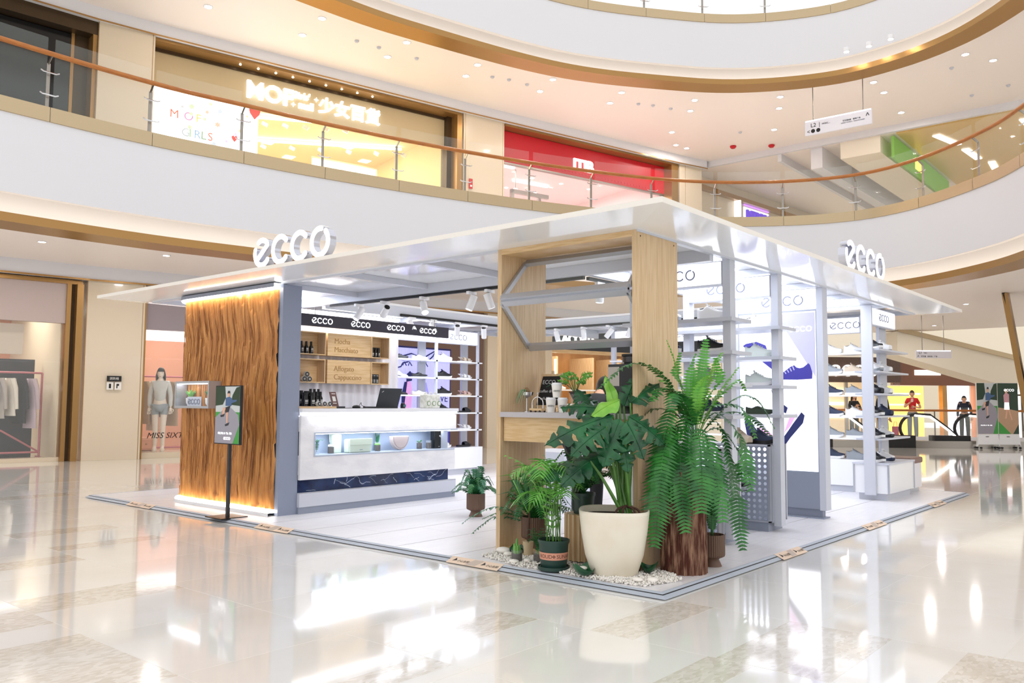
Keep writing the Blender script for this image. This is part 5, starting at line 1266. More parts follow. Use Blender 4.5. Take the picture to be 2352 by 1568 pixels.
# ================================================================== shops round the atrium
def angle(A, Bp): return math.atan2(Bp[1] - A[1], Bp[0] - A[0])
def length(A, Bp): return math.hypot(Bp[0] - A[0], Bp[1] - A[1])
def shop(name, label, A, Bp): return thing(name, label, 'shop', (A[0], A[1], 0), angle(A, Bp)), length(A, Bp)
def LB(t, nm, m, *b, **k): return B(*b).build(nm, m, t, world=False, **k)
def col(nm, A, Bp, z0, z1, m=stone, d=.6, seams=()):
    o = struct(B(0, length(A, Bp), 0, d, z0, z1).build(nm, m)); o.location = (A[0], A[1], 0); o.rotation_euler = (0, 0, angle(A, Bp))
    for (x, za, zb) in seams: B(x, x + .01, -.004, 0, za, zb).build('seam', bronze, o, world=False)
    return o
C1 = ((2.66, 14.7), (3.72, 14.42)); C2 = ((11.4, 12.62), (12.69, 12.3)); C3 = ((19.35, 10.5), (20.3, 10.2))
col('wall_column_upper', *C1, 5.4, 9.0, seams=((0, 5.4, 9), (1.05, 5.4, 9)))
col('wall_column_lower', *C1, .0, 3.62, seams=((0, 0, 3.62), (1.05, 0, 3.62)))
col('wall_column_upper', *C2, 5.4, 9.0, seams=((.04, 5.4, 9), (1.28, 5.4, 9))); col('wall_column_upper', *C3, 5.4, 9.0, seams=((.25, 5.4, 9),))
# bulkheads over the shop fronts
for nm, pts, z0, z1 in (('wall_bulkhead_upper', [(-6, 15.75), (-3, 15.3), (2.66, 14.62), (3.75, 14.4), (11.4, 12.54), (19.35, 10.4), (20.4, 10.05)], 9.0, 9.28), ('wall_bulkhead_lower', [(-6, 15.75), (-3, 15.3), (2.66, 14.62), (3.75, 14.35), (9, 13.1), (20.4, 10.05)], 3.62, 3.92)):
    mb = MB().grid([[(x, y, z0) for x, y in pts], [(x, y, z1) for x, y in pts], [(x + .1, y + .6, z1) for x, y in pts], [(x + .1, y + .6, z0) for x, y in pts], [(x, y, z0) for x, y in pts]])
    struct(mb.build(nm, white))
    o = struct(MB().grid([[(x - .01, y - .03, z0 - .02) for x, y in pts], [(x - .01, y - .03, z0 + .015) for x, y in pts], [(x + .1, y + .3, z0 + .015) for x, y in pts]]).build('trim_9', bronze))
# ---- sign boards for the rest rooms on both columns
for z, tt in ((6.02, 'upper'), (1.42, 'lower')):
    s = thing('restroom_sign', 'small dark and white restroom sign on the %s beige column' % tt, 'sign', (3.05, 14.55, z), angle(*C1))
    LB(s, 'dark_plate', black, 0, .27, -.02, 0, .17, .28); LB(s, 'white_plate', lblw, 0, .12, -.02, 0, 0, .15); LB(s, 'white_plate', lblw, .15, .27, -.02, 0, 0, .15)
    text('sign_text', '消防栓', .06, lblw, s, (.045, -.023, .205)); LB(s, 'pictogram', ink, .04, .08, -.023, -.02, .03, .12); LB(s, 'pictogram', ink, .18, .23, -.023, -.02, .08, .12); LB(s, 'pictogram', ink, .18, .2, -.023, -.02, .03, .08)
# ---- dark shop, upper left
t, L = shop('dark_shop_front', 'closed dark shop with bronze frame at the upper left', (-3, 15.4), (2.66, 14.75))
LB(t, 'back_wall', darkglass, 0, L, 3, 3.1, 5.4, 9.0); LB(t, 'floor_slab', black, 0, L, .2, 3, 5.4, 5.42); LB(t, 'ceiling_slab', black, 0, L, .3, 3, 8.72, 8.8)
LB(t, 'header', darkbr, 0, L, .0, .5, 8.72, 9.0); LB(t, 'jamb', bronze, L - .08, L, 0, .5, 5.4, 8.72); LB(t, 'jamb', darkbr, L - .35, L - .08, .3, .5, 5.4, 8.72); LB(t, 'mullion', bronze, L - .42, L - .36, .25, .32, 5.4, 8.72)
LB(t, 'side_wall', darkglass, L - .1, L, .5, 3, 5.4, 8.8); LB(t, 'neon_mark', glow('violet_neon', '#8f5fd0', 1.2), 5.0, 5.08, 2.9, 2.95, 5.9, 6.5); LB(t, 'window_pane', blackg, 0, L - .42, .27, .28, 5.42, 8.7)
# ---- bright variety shop with big white letters
t, L = shop('variety_shop_front', 'bright cream shop front with glowing white letters on the first floor', (3.75, 14.5), (11.38, 12.66))
cre = mat('shop_cream', '#f2dfae', .6); crec = mat('shop_cream_ceiling', '#f6e6bd', .6)
LB(t, 'soffit', bronze, 0, L, 0, .45, 8.93, 8.99); LB(t, 'dark_gap', darkbr, 0, L, .4, .45, 8.86, 8.93)
LB(t, 'header', mat('khaki_header', '#c2ae86', .5), 0, L - .2, .45, .55, 8.1, 8.9); LB(t, 'jamb', bronze, L - .16, L, 0, .6, 5.4, 8.93); LB(t, 'jamb', darkbr, L - .3, L - .16, .3, .6, 5.4, 8.93)
LB(t, 'interior_ceiling', crec, 0, L, .55, 6, 8.5, 8.55); LB(t, 'back_wall', cre, 0, L, 5.9, 6, 5.4, 8.55); LB(t, 'side_wall', cre, L - .3, L - .2, .55, 6, 5.4, 8.55); LB(t, 'side_wall', cre, 0, .08, .55, 6, 5.4, 8.55); LB(t, 'interior_floor', cre, 0, L, .2, 6, 5.4, 5.42)
LB(t, 'poster_case', wht, 0, 2.4, .32, .42, 5.42, 8.05); LB(t, 'lit_poster', glow('poster_white', '#ffffff', 1.3), .02, 2.38, .31, .319, 5.45, 8.03)
for i, (x0, y0, x1, y1) in enumerate(((2.6, 2.2, 5.4, 1.0), (3.0, 4.2, 7.2, 2.2))):
    MB().bar((x0, y0, 8.42), (x1, y1, 8.42), .08, .05).build('light_rail', glow('rail_white', '#fffbe8', 3.5), t, world=False)
    for k in range(7): MB().bar((x0 + (x1 - x0) * k / 6, y0 + (y1 - y0) * k / 6, 8.28), (x0 + (x1 - x0) * k / 6 + .12, y0 + (y1 - y0) * k / 6 - .05, 8.22), .09, .09).build('spot_head', wht, t, world=False)
for x in range(1, 8): LB(t, 'ceiling_lamp', glow('shop_lamp', '#fff0c4', 4), x - .15, x + .15, 3.0 + (x % 3), 3.3 + (x % 3), 8.485, 8.499)
LB(t, 'menu_lightbox', wht, 5.0, 7.0, 3.3, 3.4, 7.35, 8.05); LB(t, 'menu_face', glow('menu_glow', '#fffef4', 1.4), 5.06, 6.94, 3.29, 3.299, 7.4, 8.0); LB(t, 'menu_frame', oakH, 4.97, 7.03, 3.3, 3.36, 7.32, 7.36); LB(t, 'menu_frame', oakH, 4.97, 7.03, 3.3, 3.36, 8.04, 8.08)
for i in range(26):
    x = 5.2 + random.random() * 1.6; z = 7.5 + random.random() * .3; LB(t, 'menu_print', leafm('menu_green', '#7fae7a', '#b9cfae') if i % 2 else logog, x, x + .09, 3.284, 3.288, z, z + .05)
for i in range(5): LB(t, 'shelf_board', oakH, 4.6, 7.2, 3.2, 3.5, 7.1 - .35 * i, 7.12 - .35 * i)
for i in range(6): LB(t, 'pink_hamper', mat('hot_pink', '#e2638f', .5), 5.0 + .34 * i, 5.26 + .34 * i, 3.2, 3.4, 7.122, 7.3)
LB(t, 'window_pane', glass2, 2.4, L - .3, .5, .51, 5.42, 8.1)
text('sign_letters', 'MOF', .55, signw, t, (2.12, .42, 8.3), depth=.06, bold=.02); text('sign_letters', "Girls'", .22, signw, t, (3.22, .42, 8.53), depth=.05, bold=.008); text('sign_letters', 'mall', .24, signw, t, (3.4, .42, 8.3), depth=.05, bold=.008); text('sign_letters', '少女百货', .42, signw, t, (3.92, .42, 8.34), depth=.06, bold=.012)
for x, z in ((3.28, 8.36), (3.86, 8.6)): MB().prism([(0, .06), (.015, .015), (.06, 0), (.015, -.015), (0, -.06), (-.015, -.015), (-.06, 0), (-.015, .015)], .05, lambda a, b, c: (x + a, .42 + c, z + b)).build('sign_star', signw, t, world=False)
doo = [('#e2673c', 'M', .42, 7.42), ('#d884b8', 'O', .72, 7.42), ('#efd75a', 'F', .98, 7.42), ('#b5bec6', 'G', .68, 7.05), ('#9fcf8e', 'I', .84, 7.05), ('#8fb7d9', 'R', .95, 7.05), ('#7fa36f', 'L', 1.1, 7.05), ("#e2673c", "S", 1.25, 7.05), ('#d8c9b8', 'M', .78, 6.72), ('#e8a06a', 'A', 1.0, 6.72), ('#d66a5a', 'L', 1.14, 6.72), ('#d66a5a', 'L', 1.28, 6.72)]
for i, (c, s_, x, z) in enumerate(doo): text('doodle_letter', s_, .26, mat('doodle_' + c[1:], c, .6, emit=c, es=.15), t, (x, .305, z))
heart = [(0, -.32), (.22, -.05), (.27, .12), (.2, .25), (.08, .26), (0, .16), (-.08, .26), (-.2, .25), (-.27, .12), (-.22, -.05)]
for (x, z, s_, c) in ((1.62, 6.55, 1.0, '#eaa9d0'), (1.85, 7.2, .25, '#e2473c'), (2.3, 7.9, .5, '#e2473c')): MB().prism([(a * s_, b * s_) for a, b in heart], .006, lambda a, b, c_: (x + a, .303 - c_, z + b)).build('doodle_heart', mat('doodle_' + c[1:], c, .6, emit=c, es=.15), t, world=False)
random.seed(2)
for i in range(20):
    x = .12 + random.random() * 2.1; z = 5.6 + random.random() * 2.3; s_ = random.uniform(.04, .09); c = random.choice(['#f3d9a4', '#cfdcea', '#e0cdea', '#d5e6bf', '#efc5aa', '#d9dde2'])
    n = random.choice([5, 6, 8]); MB().prism([(s_ * (1 if k % 2 else .5) * math.cos(PI * k / n), s_ * (1 if k % 2 else .5) * math.sin(PI * k / n)) for k in range(2 * n)], .004, lambda a, b, c_: (x + a, .304 - c_, z + b)).build('doodle_star', mat('doodle_' + c[1:], c, .6, emit=c, es=.15), t, world=False)
lamp('shop_lamp', 'AREA', (4, 3, 8.4), 160, t, size=5, sy=3, col=(1, .9, .68))
# cornice downlights over the letters
for i in range(9): MB().lathe([(0, 8.915), (.022, 8.915), (.025, 8.93)], 12, (1.9 + .42 * i, .2, 0)).build('cornice_lamp', dl, t, world=False)
# ---- red shop
t, L = shop('red_shop_front', 'shop front with bright red header and white letters on the first floor', (12.72, 12.3), (19.3, 10.52))
redm = mat('red_panel', '#c5081f', .4); pkw = mat('pinkish_white', '#f3dedb', .55)
LB(t, 'soffit', bronze, 0, L, 0, .4, 8.93, 8.99); LB(t, 'header', redm, 0, L - .3, .35, .45, 8.02, 8.92); LB(t, 'header_lip', steel, 0, L - .3, .33, .47, 7.98, 8.02)
LB(t, 'jamb', bronze, L - .3, L, 0, .5, 5.4, 8.93); LB(t, 'interior_ceiling', pkw, 0, L, .45, 6, 8.5, 8.55); LB(t, 'back_wall', pkw, 0, L, 5.9, 6, 5.4, 8.55); LB(t, 'side_wall', pkw, L - .4, L - .3, .45, 6, 5.4, 8.55); LB(t, 'side_wall', pkw, 0, .08, .45, 6, 5.4, 8.55); LB(t, 'interior_floor', pkw, 0, L, .2, 6, 5.4, 5.42)
text('sign_letters', 'ITIB', .48, signw, t, (2.7, .33, 8.22), depth=.05, bold=.015)
for (x, y) in ((1.0, 2.0), (3.2, 3.2), (4.6, 1.6), (2.0, 4.4)): LB(t, 'linear_lamp', glow('linear_white', '#ffffff', 4), x - .7, x + .7, y - .04, y + .04, 8.44, 8.5)
for i in range(14): MB().lathe([(0, 8.49), (.06, 8.49), (.06, 8.5)], 12, (.5 + (i % 5) * 1.2, 1.2 + (i // 5) * 1.5, 0)).build('ceiling_lamp', dl, t, world=False)
for i in range(44): LB(t, 'red_bead', mat('red_bead', '#d8344a', .4), .1 + i * .13, .13 + i * .13, .335, .348, 8.1, 8.14)
MB().cyl((1.9, 2.2, 8.5), (1.9, 2.2, 7.9), .02, n=8).build('camera_stem', steel, t, world=False); MB().lathe([(0, 7.78), (.06, 7.82), (.07, 7.9), (0, 7.92)], 14, (1.9, 2.2, 0)).build('dome_camera', wht, t, world=False)
for (x, y) in ((1.2, 1.4), (2.5, 1.8)): LB(t, 'gate_frame', steel, x, x + .1, y, y + .1, 5.42, 7.6)
LB(t, 'gate_frame', steel, 1.2, 2.6, 1.4, 1.5, 7.5, 7.62)
for x in (3.4, 4.7): LB(t, 'red_tag_board', redm, x, x + .5, 2.0, 2.06, 6.9, 7.25); LB(t, 'tag_rail', steel, x - .1, x + .6, 1.95, 2.1, 7.25, 7.35)
LB(t, 'window_pane', glass2, .08, L - .4, .4, .41, 5.42, 8.0)
lamp('shop_lamp', 'AREA', (3.2, 3, 8.4), 120, t, size=5, sy=3, col=(1, .93, .92))
# fire box on middle column
fb = thing('fire_alarm_box', 'small red fire alarm box on the beige column between the shops', 'alarm', (11.55, 12.56, 6.95), angle(*C2)); LB(fb, 'red_plate', redm, 0, .1, -.03, 0, 0, .27); LB(fb, 'label', lblw, .02, .08, -.034, -.03, .05, .1)
# ---- far first-floor corridor with the purple sign shop
t, L = shop('purple_sign_shop', 'distant shop with purple glowing sign beyond the balcony corner', (20.6, 10.6), (30.5, 9.6))
LB(t, 'header', stone, 0, L, .3, .4, 7.6, 9.1); LB(t, 'wall', stone, 0, 3.2, .3, .4, 5.4, 7.6); LB(t, 'bronze_rail', bronze, 0, L, .1, .4, 8.6, 8.75)
LB(t, 'violet_band', glow('violet_band', '#a06cf0', 1.4), 3.6, 5.4, .26, .299, 8.56, 8.74); LB(t, 'blade_sign', signb, 2.95, 3.02, .05, .29, 8.0, 8.6)
text('sign_letters', 'NERDY', .5, glow('violet_letters', '#5a2fc0', .6), t, (3.65, .2, 8.02), depth=.08, bold=.03); LB(t, 'sign_glow', signb, 3.6, 5.4, .27, .299, 7.95, 8.5)
LB(t, 'interior', glow('shop_glow', '#fff4e0', .8), 3.3, L, 1.5, 1.6, 5.4, 7.0)
struct(B(20.6, 46, -6, 16, 9.1, 9.2).build('ceiling_corridor', ceilm)); struct(B(20.5, 20.62, -6, 10.4, 9.08, 9.27).build('trim_20', white))
struct(B(20.7, 40, 6.35, 6.7, 8.45, 9.1).build('trim_30', white)); struct(B(20.7, 40, 4.65, 5.8, 8.6, 9.1).build('trim_31', cream)); struct(B(20.62, 40, 7.6, 7.72, 8.85, 9.1).build('trim_32', white))
struct(B(38, 38.2, -8, 14, 5.3, 8.9).build('wall_far_upper', mat('far_amber', '#d9bd7c', .5)))
struct(B(20.7, 40, -5, 4.2, 9.05, 9.1).build('ceiling_amber', mat('amber_ceiling', '#d8b878', .35)))
gl_ = thing('green_lit_fascia', 'green lit shop fascia seen far behind the right balcony glass', 'sign', (20.8, 4.3, 8.4), 0); LB(gl_, 'panel', glow('green_glow', '#6f9a46', .3), 0, 6.5, 0, .08, 0, .64); LB(gl_, 'label', glow('yellow_glow', '#efe26a', 1.0), 2.2, 2.9, -.02, 0, .15, .5)
for i in range(7):
    o = thing('ceiling_light_panel', 'long white ceiling light panel behind the right balcony glass, %s from the left' % ['first', 'second', 'third', 'fourth', 'fifth', 'sixth', 'last'][i], 'light', (22.2 + (i % 4) * 2.0, 3.2 - 1.1 * (i // 4) - .25 * i, 9.02), R(-12 + 8 * (i % 3)), 'far ceiling light panels'); LB(o, 'diffuser', glow('panel_white', '#ffffff', 2.2), -.7, .7, -.1, .1, 0, .028)
# hanging direction signs
def hang(name, label, A, Bp, z0, z1, zc, lines):
    t = thing(name, label, 'sign', (A[0], A[1], 0), angle(A, Bp)); L = length(A, Bp)
    LB(t, 'panel', mat('sign_panel', '#e9e7ef', .35), 0, L, 0, .06, z0, z1); LB(t, 'light_strip', glow('strip_violet_white', '#f1ecff', 2), .02, L - .02, -.006, -.001, z1 - .022, z1)
    for x in (.2, L - .2): MB().cyl((x, .03, z1), (x, .03, zc), .012, n=8).build('rod', steel, t, world=False)
    for body, sz, x, z in lines: text('sign_text', body, sz, ink, t, (x, -.004, z), depth=.002)
    return t
sg = hang('direction_sign', 'long white illuminated direction sign under the first-floor ceiling', (15.9, 5.06), (15.95, 3.46), 7.95, 8.32, 9.27, (('L2', .14, .14, 8.14), ('|', .14, .34, 8.14), ('mixc...', .08, .42, 8.16), ('写字楼B座   朝晖广场', .045, .92, 8.13), ('OFFICE TOWER B   CHAOYIN PLAZA', .034, .88, 8.08), ('<', .14, .05, 7.99), ('^', .2, 1.46, 8.1)))
for x in (.2, .33): MB().cyl((x, -.001, 8.04), (x, -.005, 8.04), .05, n=18).build('pictogram_disc', ink, sg, world=False)
hang('direction_sign', 'white direction sign hanging from the ground-floor ceiling near the escalators', (22.26, 4.24), (22.94, 3.44), 2.62, 2.85, 3.9, (('L1', .09, .08, 2.75), ('mixc...', .05, .22, 2.76), ('^', .12, .03, 2.62), ('写字楼   停车场   广场', .05, .14, 2.65)))

# ================================================================== ground-floor shops
# far-left fashion shop
t, L = shop('fashion_shop_front', 'ground-floor fashion shop with glass front and garment racks at the left edge', (-3, 15.6), (2.6, 14.78))
LB(t, 'header', mat('mauve_header', '#c3b3ae', .5), 0, L - .28, .05, .2, 2.73, 3.52); LB(t, 'soffit', bronze, 0, L, 0, .5, 3.52, 3.6); LB(t, 'jamb', bronze, L - .12, L, -.1, .3, 0, 3.52); LB(t, 'jamb', darkbr, L - .2, L - .12, .1, .3, 0, 3.52); LB(t, 'jamb', bronze, L - .28, L - .2, 0, .3, 0, 3.52)
pchm = mat('peach_wall', '#e9a98a', .6); LB(t, 'back_wall', pchm, 0, L, 5, 5.1, 0, 3.6); LB(t, 'side_wall', mat('ivory_wall', '#e8dcc0', .5), L - .3, L - .25, .3, 5, 0, 3.6); LB(t, 'dark_display', mat('dark_display', '#1b1c24', .4), 0, 5.2, 1.6, 1.7, 0, 2.05)
LB(t, 'interior_ceiling', white, 0, L, .2, 5, 3.3, 3.35); LB(t, 'curtain', mat('curtain', '#d9cdbb', .8), 3.2, 4.75, .5, .56, 2.1, 2.7); LB(t, 'window_pane', glass2, 0, L - .28, .14, .15, .06, 2.73); LB(t, 'sill', stone, 0, L - .28, .1, .4, 0, .08)
for i in range(4): LB(t, 'shelf_lamp', coolled, 3.5 + .5 * i, 3.75 + .5 * i, 1.58, 1.6, .7 + .25 * i, .72 + .25 * i)
for i in range(4): LB(t, 'ceiling_lamp', dl, 3.4 + .6 * i, 3.5 + .6 * i, 1.5, 1.6, 3.285, 3.299)
lamp('shop_lamp', 'AREA', (4, 2.0, 3.25), 55, t, size=3, sy=2, col=(1, .92, .85)); TL = t
rosem = mat('rose_metal', '#c0727a', .35, .4)
def grack(A, rz, W, label):
    t = thing('garment_rack', label, 'rack', A, rz)
    for x in (0, W): MB().tube([(x, 0, .05), (x, 0, 1.75)], .022, 8).build('upright', rosem, t, world=False); MB().tube([(x, -.25, .05), (x, .25, .05)], .02, 8).build('foot', rosem, t, world=False)
    for z in (1.75, .15): MB().tube([(0, 0, z), (W, 0, z)], .02, 8).build('rail', rosem, t, world=False)
    MB().tube([(W, 0, .15), (W - .7, 0, .6)], .018, 8).build('brace', rosem, t, world=False)
    for x in (0, W):
        for y in (-.25, .25): MB().lathe([(0, 0), (.03, .005), (.03, .04), (0, .05)], 10, (x, y, 0)).build('caster', bronze, t, world=False)
def garment(loc, rz, m, ln, label, grp, wd=.2):
    t = thing('hanging_garment', label, 'garment', loc, rz, grp)
    rows = []
    for k in range(9):
        z = -.1 - ln * k / 8; w_ = wd * (.85 + .3 * k / 8) if k else wd * .5; rows.append([(.05 * math.cos(R(a)) * (1 + .25 * math.sin(a * .05 * k)), w_ * math.sin(R(a)), z) for a in range(0, 360, 30)])
    MB().grid(rows, close=True).build('garment_body', m, t, smooth=2, world=False)
    for s in (-1, 1): MB().tube([(0, s * wd * .5, -.12), (0, s * wd * 1.0, -.3), (.02, s * wd * 1.15, -.12 - min(ln, .7) * .85)], [.05, .045, .035], 8).build('sleeve', m, t, smooth=True, world=False)
    MB().tube([(0, 0, 0), (0, .015, .02), (0, 0, .03), (0, -.01, .02)], .004, 5).build('hook', chrome, t, world=False)
a_ = angle((-3, 15.6), (2.6, 14.78)); ux = Vector((math.cos(a_), math.sin(a_), 0)); uy = Vector((-ux.y, ux.x, 0)); O1 = Vector((-3, 15.6, 0))
grack(O1 + ux * 3.2 + uy * .9, a_, 2.0, 'rose metal garment rack in the left shop window')
gcol = ['#8e8a86', '#d9c9a8', '#dcd8cf', '#3c3c46', '#e6d5a6', '#2f3fa0', '#b9b2aa', '#e8e2d6', '#1d1d22', '#c9b7c0']
for i, c in enumerate(gcol): garment(O1 + ux * (3.3 + .19 * i) + uy * .9 + UP * 1.735, a_ + .35, mat('cloth_' + c[1:], c, .8), [1.1, .7, 1.2, .6, .9, .5, .8, .75, .9, 1.0][i], ['long grey coat', 'cream jacket', 'pale long dress', 'charcoal top', 'light yellow coat', 'royal blue top', 'greige shirt', 'ivory blouse', 'black dress', 'dusty pink coat'][i] + ' on the rose rack in the left shop window', 'garments on the left rack')
# shop with mannequin between column and wooden wall
t, L = shop('boutique_front', 'ground-floor peach boutique with mannequin beside the beige column', (3.72, 14.45), (9.2, 13.15))
LB(t, 'header', mat('grey_header', '#9a8f94', .5), .05, L, .05, .2, 2.7, 3.5); LB(t, 'jamb', bronze, 0, .05, 0, .3, 0, 3.6); LB(t, 'light_box', signb, .05, 3, .5, .6, 2.5, 2.72); LB(t, 'back_wall', pchm, 0, L, 3.4, 3.5, 0, 3.6); LB(t, 'interior_ceiling', white, 0, L, .2, 3.5, 3.3, 3.35)
LB(t, 'plinth', stone, .05, L, .12, 1.0, 0, .12); LB(t, 'window_pane', glass2, .05, L, .1, .11, .12, 2.7); LB(t, 'brown_wall', brown, 3.4, L, .1, .3, 0, 3.6)
text('window_lettering', 'MISS SIXTY', .17, ink, t, (.15, .08, .42), shear=.3, depth=.004)
lamp('shop_lamp', 'AREA', (1.2, 1.8, 3.2), 45, t, size=2, sy=2, col=(1, .9, .82))
a2 = angle((3.72, 14.45), (9.2, 13.15)); vx = Vector((math.cos(a2), math.sin(a2), 0)); vy = Vector((-vx.y, vx.x, 0)); O2 = Vector((3.72, 14.45, 0))
grack(O2 + vx * .25 + vy * 1.5, a2, 1.9, 'rose metal garment rack behind the mannequin')
for i, c in enumerate(['#a58a6a', '#c9b39a', '#8f7458', '#b9a48a', '#3f5f4a', '#1b1b1f', '#2a2a30', '#d9d2c8']): garment(O2 + vx * (.4 + .2 * i) + vy * 1.5 + UP * 1.735, a2 + .4, mat('cloth_' + c[1:], c, .8), [.95, 1.1, .8, 1.0, .5, 1.2, .9, .8][i], ['tan coat', 'sand trench coat', 'brown jacket', 'khaki coat', 'green top', 'black dress', 'dark jacket', 'cream shirt'][i] + ' on the rack behind the mannequin', 'garments behind the mannequin')
hb_ = thing('peach_handbag', 'rounded peach handbag on the boutique floor', 'handbag', O2 + vx * .3 + vy * .8 + UP * .12, a2); LB(hb_, 'bag_body', pchm, -.2, .2, -.08, .08, 0, .3, bevel=.06); MB().lathe([(0, 0), (.02, .01), (0, .02)], 10).xf(Matrix.Translation((0, -.08, .15)) @ Matrix.Rotation(PI / 2, 4, 'X')).build('clasp', bronze, hb_, world=False)
# long ground-floor wall and wood-lined shop behind the kiosk
struct(MB().grid([[(x, y, z) for x, y in ((9.2, 13.15), (12.0, 12.42))] for z in (0, 3.65)]).build('wall_back_brown', brown, solid=.1))
col('wall_back_beige', (12.05, 12.3), (13.9, 11.85), 0, 3.65, stone, .4, seams=((0, 0, 3.6), (.9, 0, 3.6)))
t, L = shop('wood_shop_front', 'ground-floor wood-lined shop with black fascia seen through the portal', (14.0, 11.85), (20.4, 10.15))
warm = mat('warm_wood', '#c08f5c', .45, noise=4, col2='#b07f4c', stretch=(1, 1, .3)); LB(t, 'fascia', mat('navy_fascia', '#1c222c', .4), .25, L, .1, .25, 2.75, 3.5); LB(t, 'back_wall', warm, 0, L, 3.4, 3.5, 0, 3.6); LB(t, 'interior_ceiling', white, 0, L, .2, 3.5, 3.2, 3.25); LB(t, 'pier', stone, 0, .25, 0, .3, 0, 3.6); LB(t, 'soffit', oakH, 0, L, .1, .4, 2.66, 2.75)
for x in (1.2, 2.1, 3.6, 4.8): LB(t, 'divider', oak, x, x + .08, 2.2, 3.4, 0, 2.7)
LB(t, 'light_column', warmled, 2.0, 2.04, 2.1, 2.16, .8, 2.6); LB(t, 'lit_screen', glow('screen_white', '#f5f8fa', 1.1), .35, 1.15, 2.3, 2.36, 1.5, 2.4)
for z in (.7, 1.15, 1.6): LB(t, 'shelf_board', wht, .3, 5.5, 1.8, 2.1, z, z + .04)
text('sign_letters', 'LACOSTE', .34, signw, t, (.5, .08, 2.95), depth=.04, bold=.012)
lamp('shop_lamp', 'AREA', (2.6, 1.6, 3.15), 70, t, size=4, sy=2, col=(1, .88, .72))
wa = angle((14.0, 11.85), (20.4, 10.15)); wx = Vector((math.cos(wa), math.sin(wa), 0)); wy = Vector((-wx.y, wx.x, 0)); O3 = Vector((14.0, 11.85, 0))
for i in range(6): shoe('sneaker', *[('white', 'white'), ('white', 'grey'), ('navy', 'white'), ('white', 'white'), ('black', 'white'), ('white', 'beige')][i], O3 + wx * (.5 + .33 * i) + wy * 1.95 + UP * (1.641 if i % 2 else 1.191), wa, 'on shelf %s of the wood shop' % ['one', 'two', 'three', 'four', 'five', 'six'][i], 'shoes in the wood shop')
# right-hand distant shops
t, L = shop('brown_logo_shop', 'distant shop with brown fascia and white logo beyond the escalators', (29.6, 13.2), (34.4, 8.0))
brf = mat('brown_fascia', '#6a5348', .45, stretch=(12, 1, 1), noise=6, col2='#5b473d'); LB(t, 'fascia', brf, 0, L, 0, .2, 2.2, 3.3); LB(t, 'back_wall', mat('bright_shop', '#f3e6cd', .5), 0, L, 3, 3.1, 0, 3.3); LB(t, 'window_pane', glass2, .3, L, .1, .12, 0, 2.2)
for x in (0, 2.2, 3.1, 4.6, 6.0): LB(t, 'mullion', steel, x, x + .12, .05, .2, 0, 2.2)
lg_ = sub('logo', t, (3.9, -.01, 2.45)); ecco(lg_, 0, 0, .52, signw, y=-.05, d=.05)
for i in range(3): LB(t, 'lit_shelf', glow('lit_shelf', '#ffe9c0', 1.2), 3.3, 6.5, 2.9, 2.98, .6 + .6 * i, .75 + .6 * i)
lamp('shop_lamp', 'AREA', (3.5, 1.6, 3.2), 90, t, size=4, sy=2, col=(1, .92, .78))
t, L = shop('amber_shop_front', 'distant shop with copper brown fascia and glowing amber interior', (34.6, 8.4), (37.4, 5.6))
LB(t, 'fascia', mat('copper_brown', '#7a4f38', .3, .3), 0, L, 0, .2, 2.1, 3.25); LB(t, 'cornice', warmled, 0, L, -.03, 0, 3.25, 3.3); LB(t, 'amber_wall', glow('amber', '#ffc766', 1.1), .2, 2.3, 1.5, 1.6, 0, 2.1); LB(t, 'white_panel', glow('white_panel', '#e9ecff', 1.2), 2.6, 3.6, .1, .16, 0, 2.1); LB(t, 'pier', bronze, 2.3, 2.5, 0, .3, 0, 2.1); LB(t, 'pier', pchm, L - .1, L + 1.0, 0, .4, 0, 3.4)
for i in range(3): LB(t, 'lit_shelf', glow('amber_shelf', '#ffe0a0', 1.8), .4, 2.1, 1.4, 1.49, .7 + .5 * i, .78 + .5 * i)
LB(t, 'sign_plate', signw, 1.0, 2.2, -.06, -.02, 2.55, 2.78)
struct(B(-16, 60, -20, 50, -.4, -.302).build('floor_base', floorm))
fe_ = thing('glass_entrance', 'distant glass entrance wall with doors at the far right', 'entrance', (41, 6.2, 0), R(-48)); LB(fe_, 'header', bronze, 0, 5, 0, .2, 2.5, 2.7)
for i in range(6): LB(fe_, 'mullion', darkbr, i * 1.0, i * 1.0 + .08, 0, .1, 0, 2.5)
LB(fe_, 'daylight_glass', glow('daylight', '#f4f6f8', .9), 0, 5, .05, .06, 0, 2.5); LB(fe_, 'transom', darkbr, 0, 5, 0, .1, 1.7, 1.78)
# wall behind everything and bridge
struct(MB().grid([[(60, -16, z), (60, 14, z), (36, 30, z), (8, 34, z), (-12, 24, z)] for z in (0, 9.5)]).build('wall_far', cream))
struct(MB().add([(27.1, 6.1, 3.0), (30.2, 2.9, 1.7 + .1), (30.2, 2.9, 2.85), (27.1, 6.1, 3.85), (27.9, 6.9, 3.0), (31, 3.7, 1.8), (31, 3.7, 2.85), (27.9, 6.9, 3.85)], [(0, 1, 2, 3), (7, 6, 5, 4), (0, 4, 5, 1), (1, 5, 6, 2), (2, 6, 7, 3), (3, 7, 4, 0)]).build('wall_escalator_bulkhead', cream))
struct(MB().bar((27.06, 6.04, 3.92), (30.16, 2.84, 2.92), .06, .16).build('trim_40', gold))
es = thing('up_escalator', 'steep dark escalator rising at the right edge of the photo', 'escalator', (18.5, .9, 0))
MB().bar((18.22, 1.18, 3.9), (18.62, .74, .0), .12, .3, (1, 0, 0)).build('truss', bronze, es); MB().tube([(18.1, 1.2, 3.9), (18.5, .78, .9)], .04, 8).build('handrail', black, es)
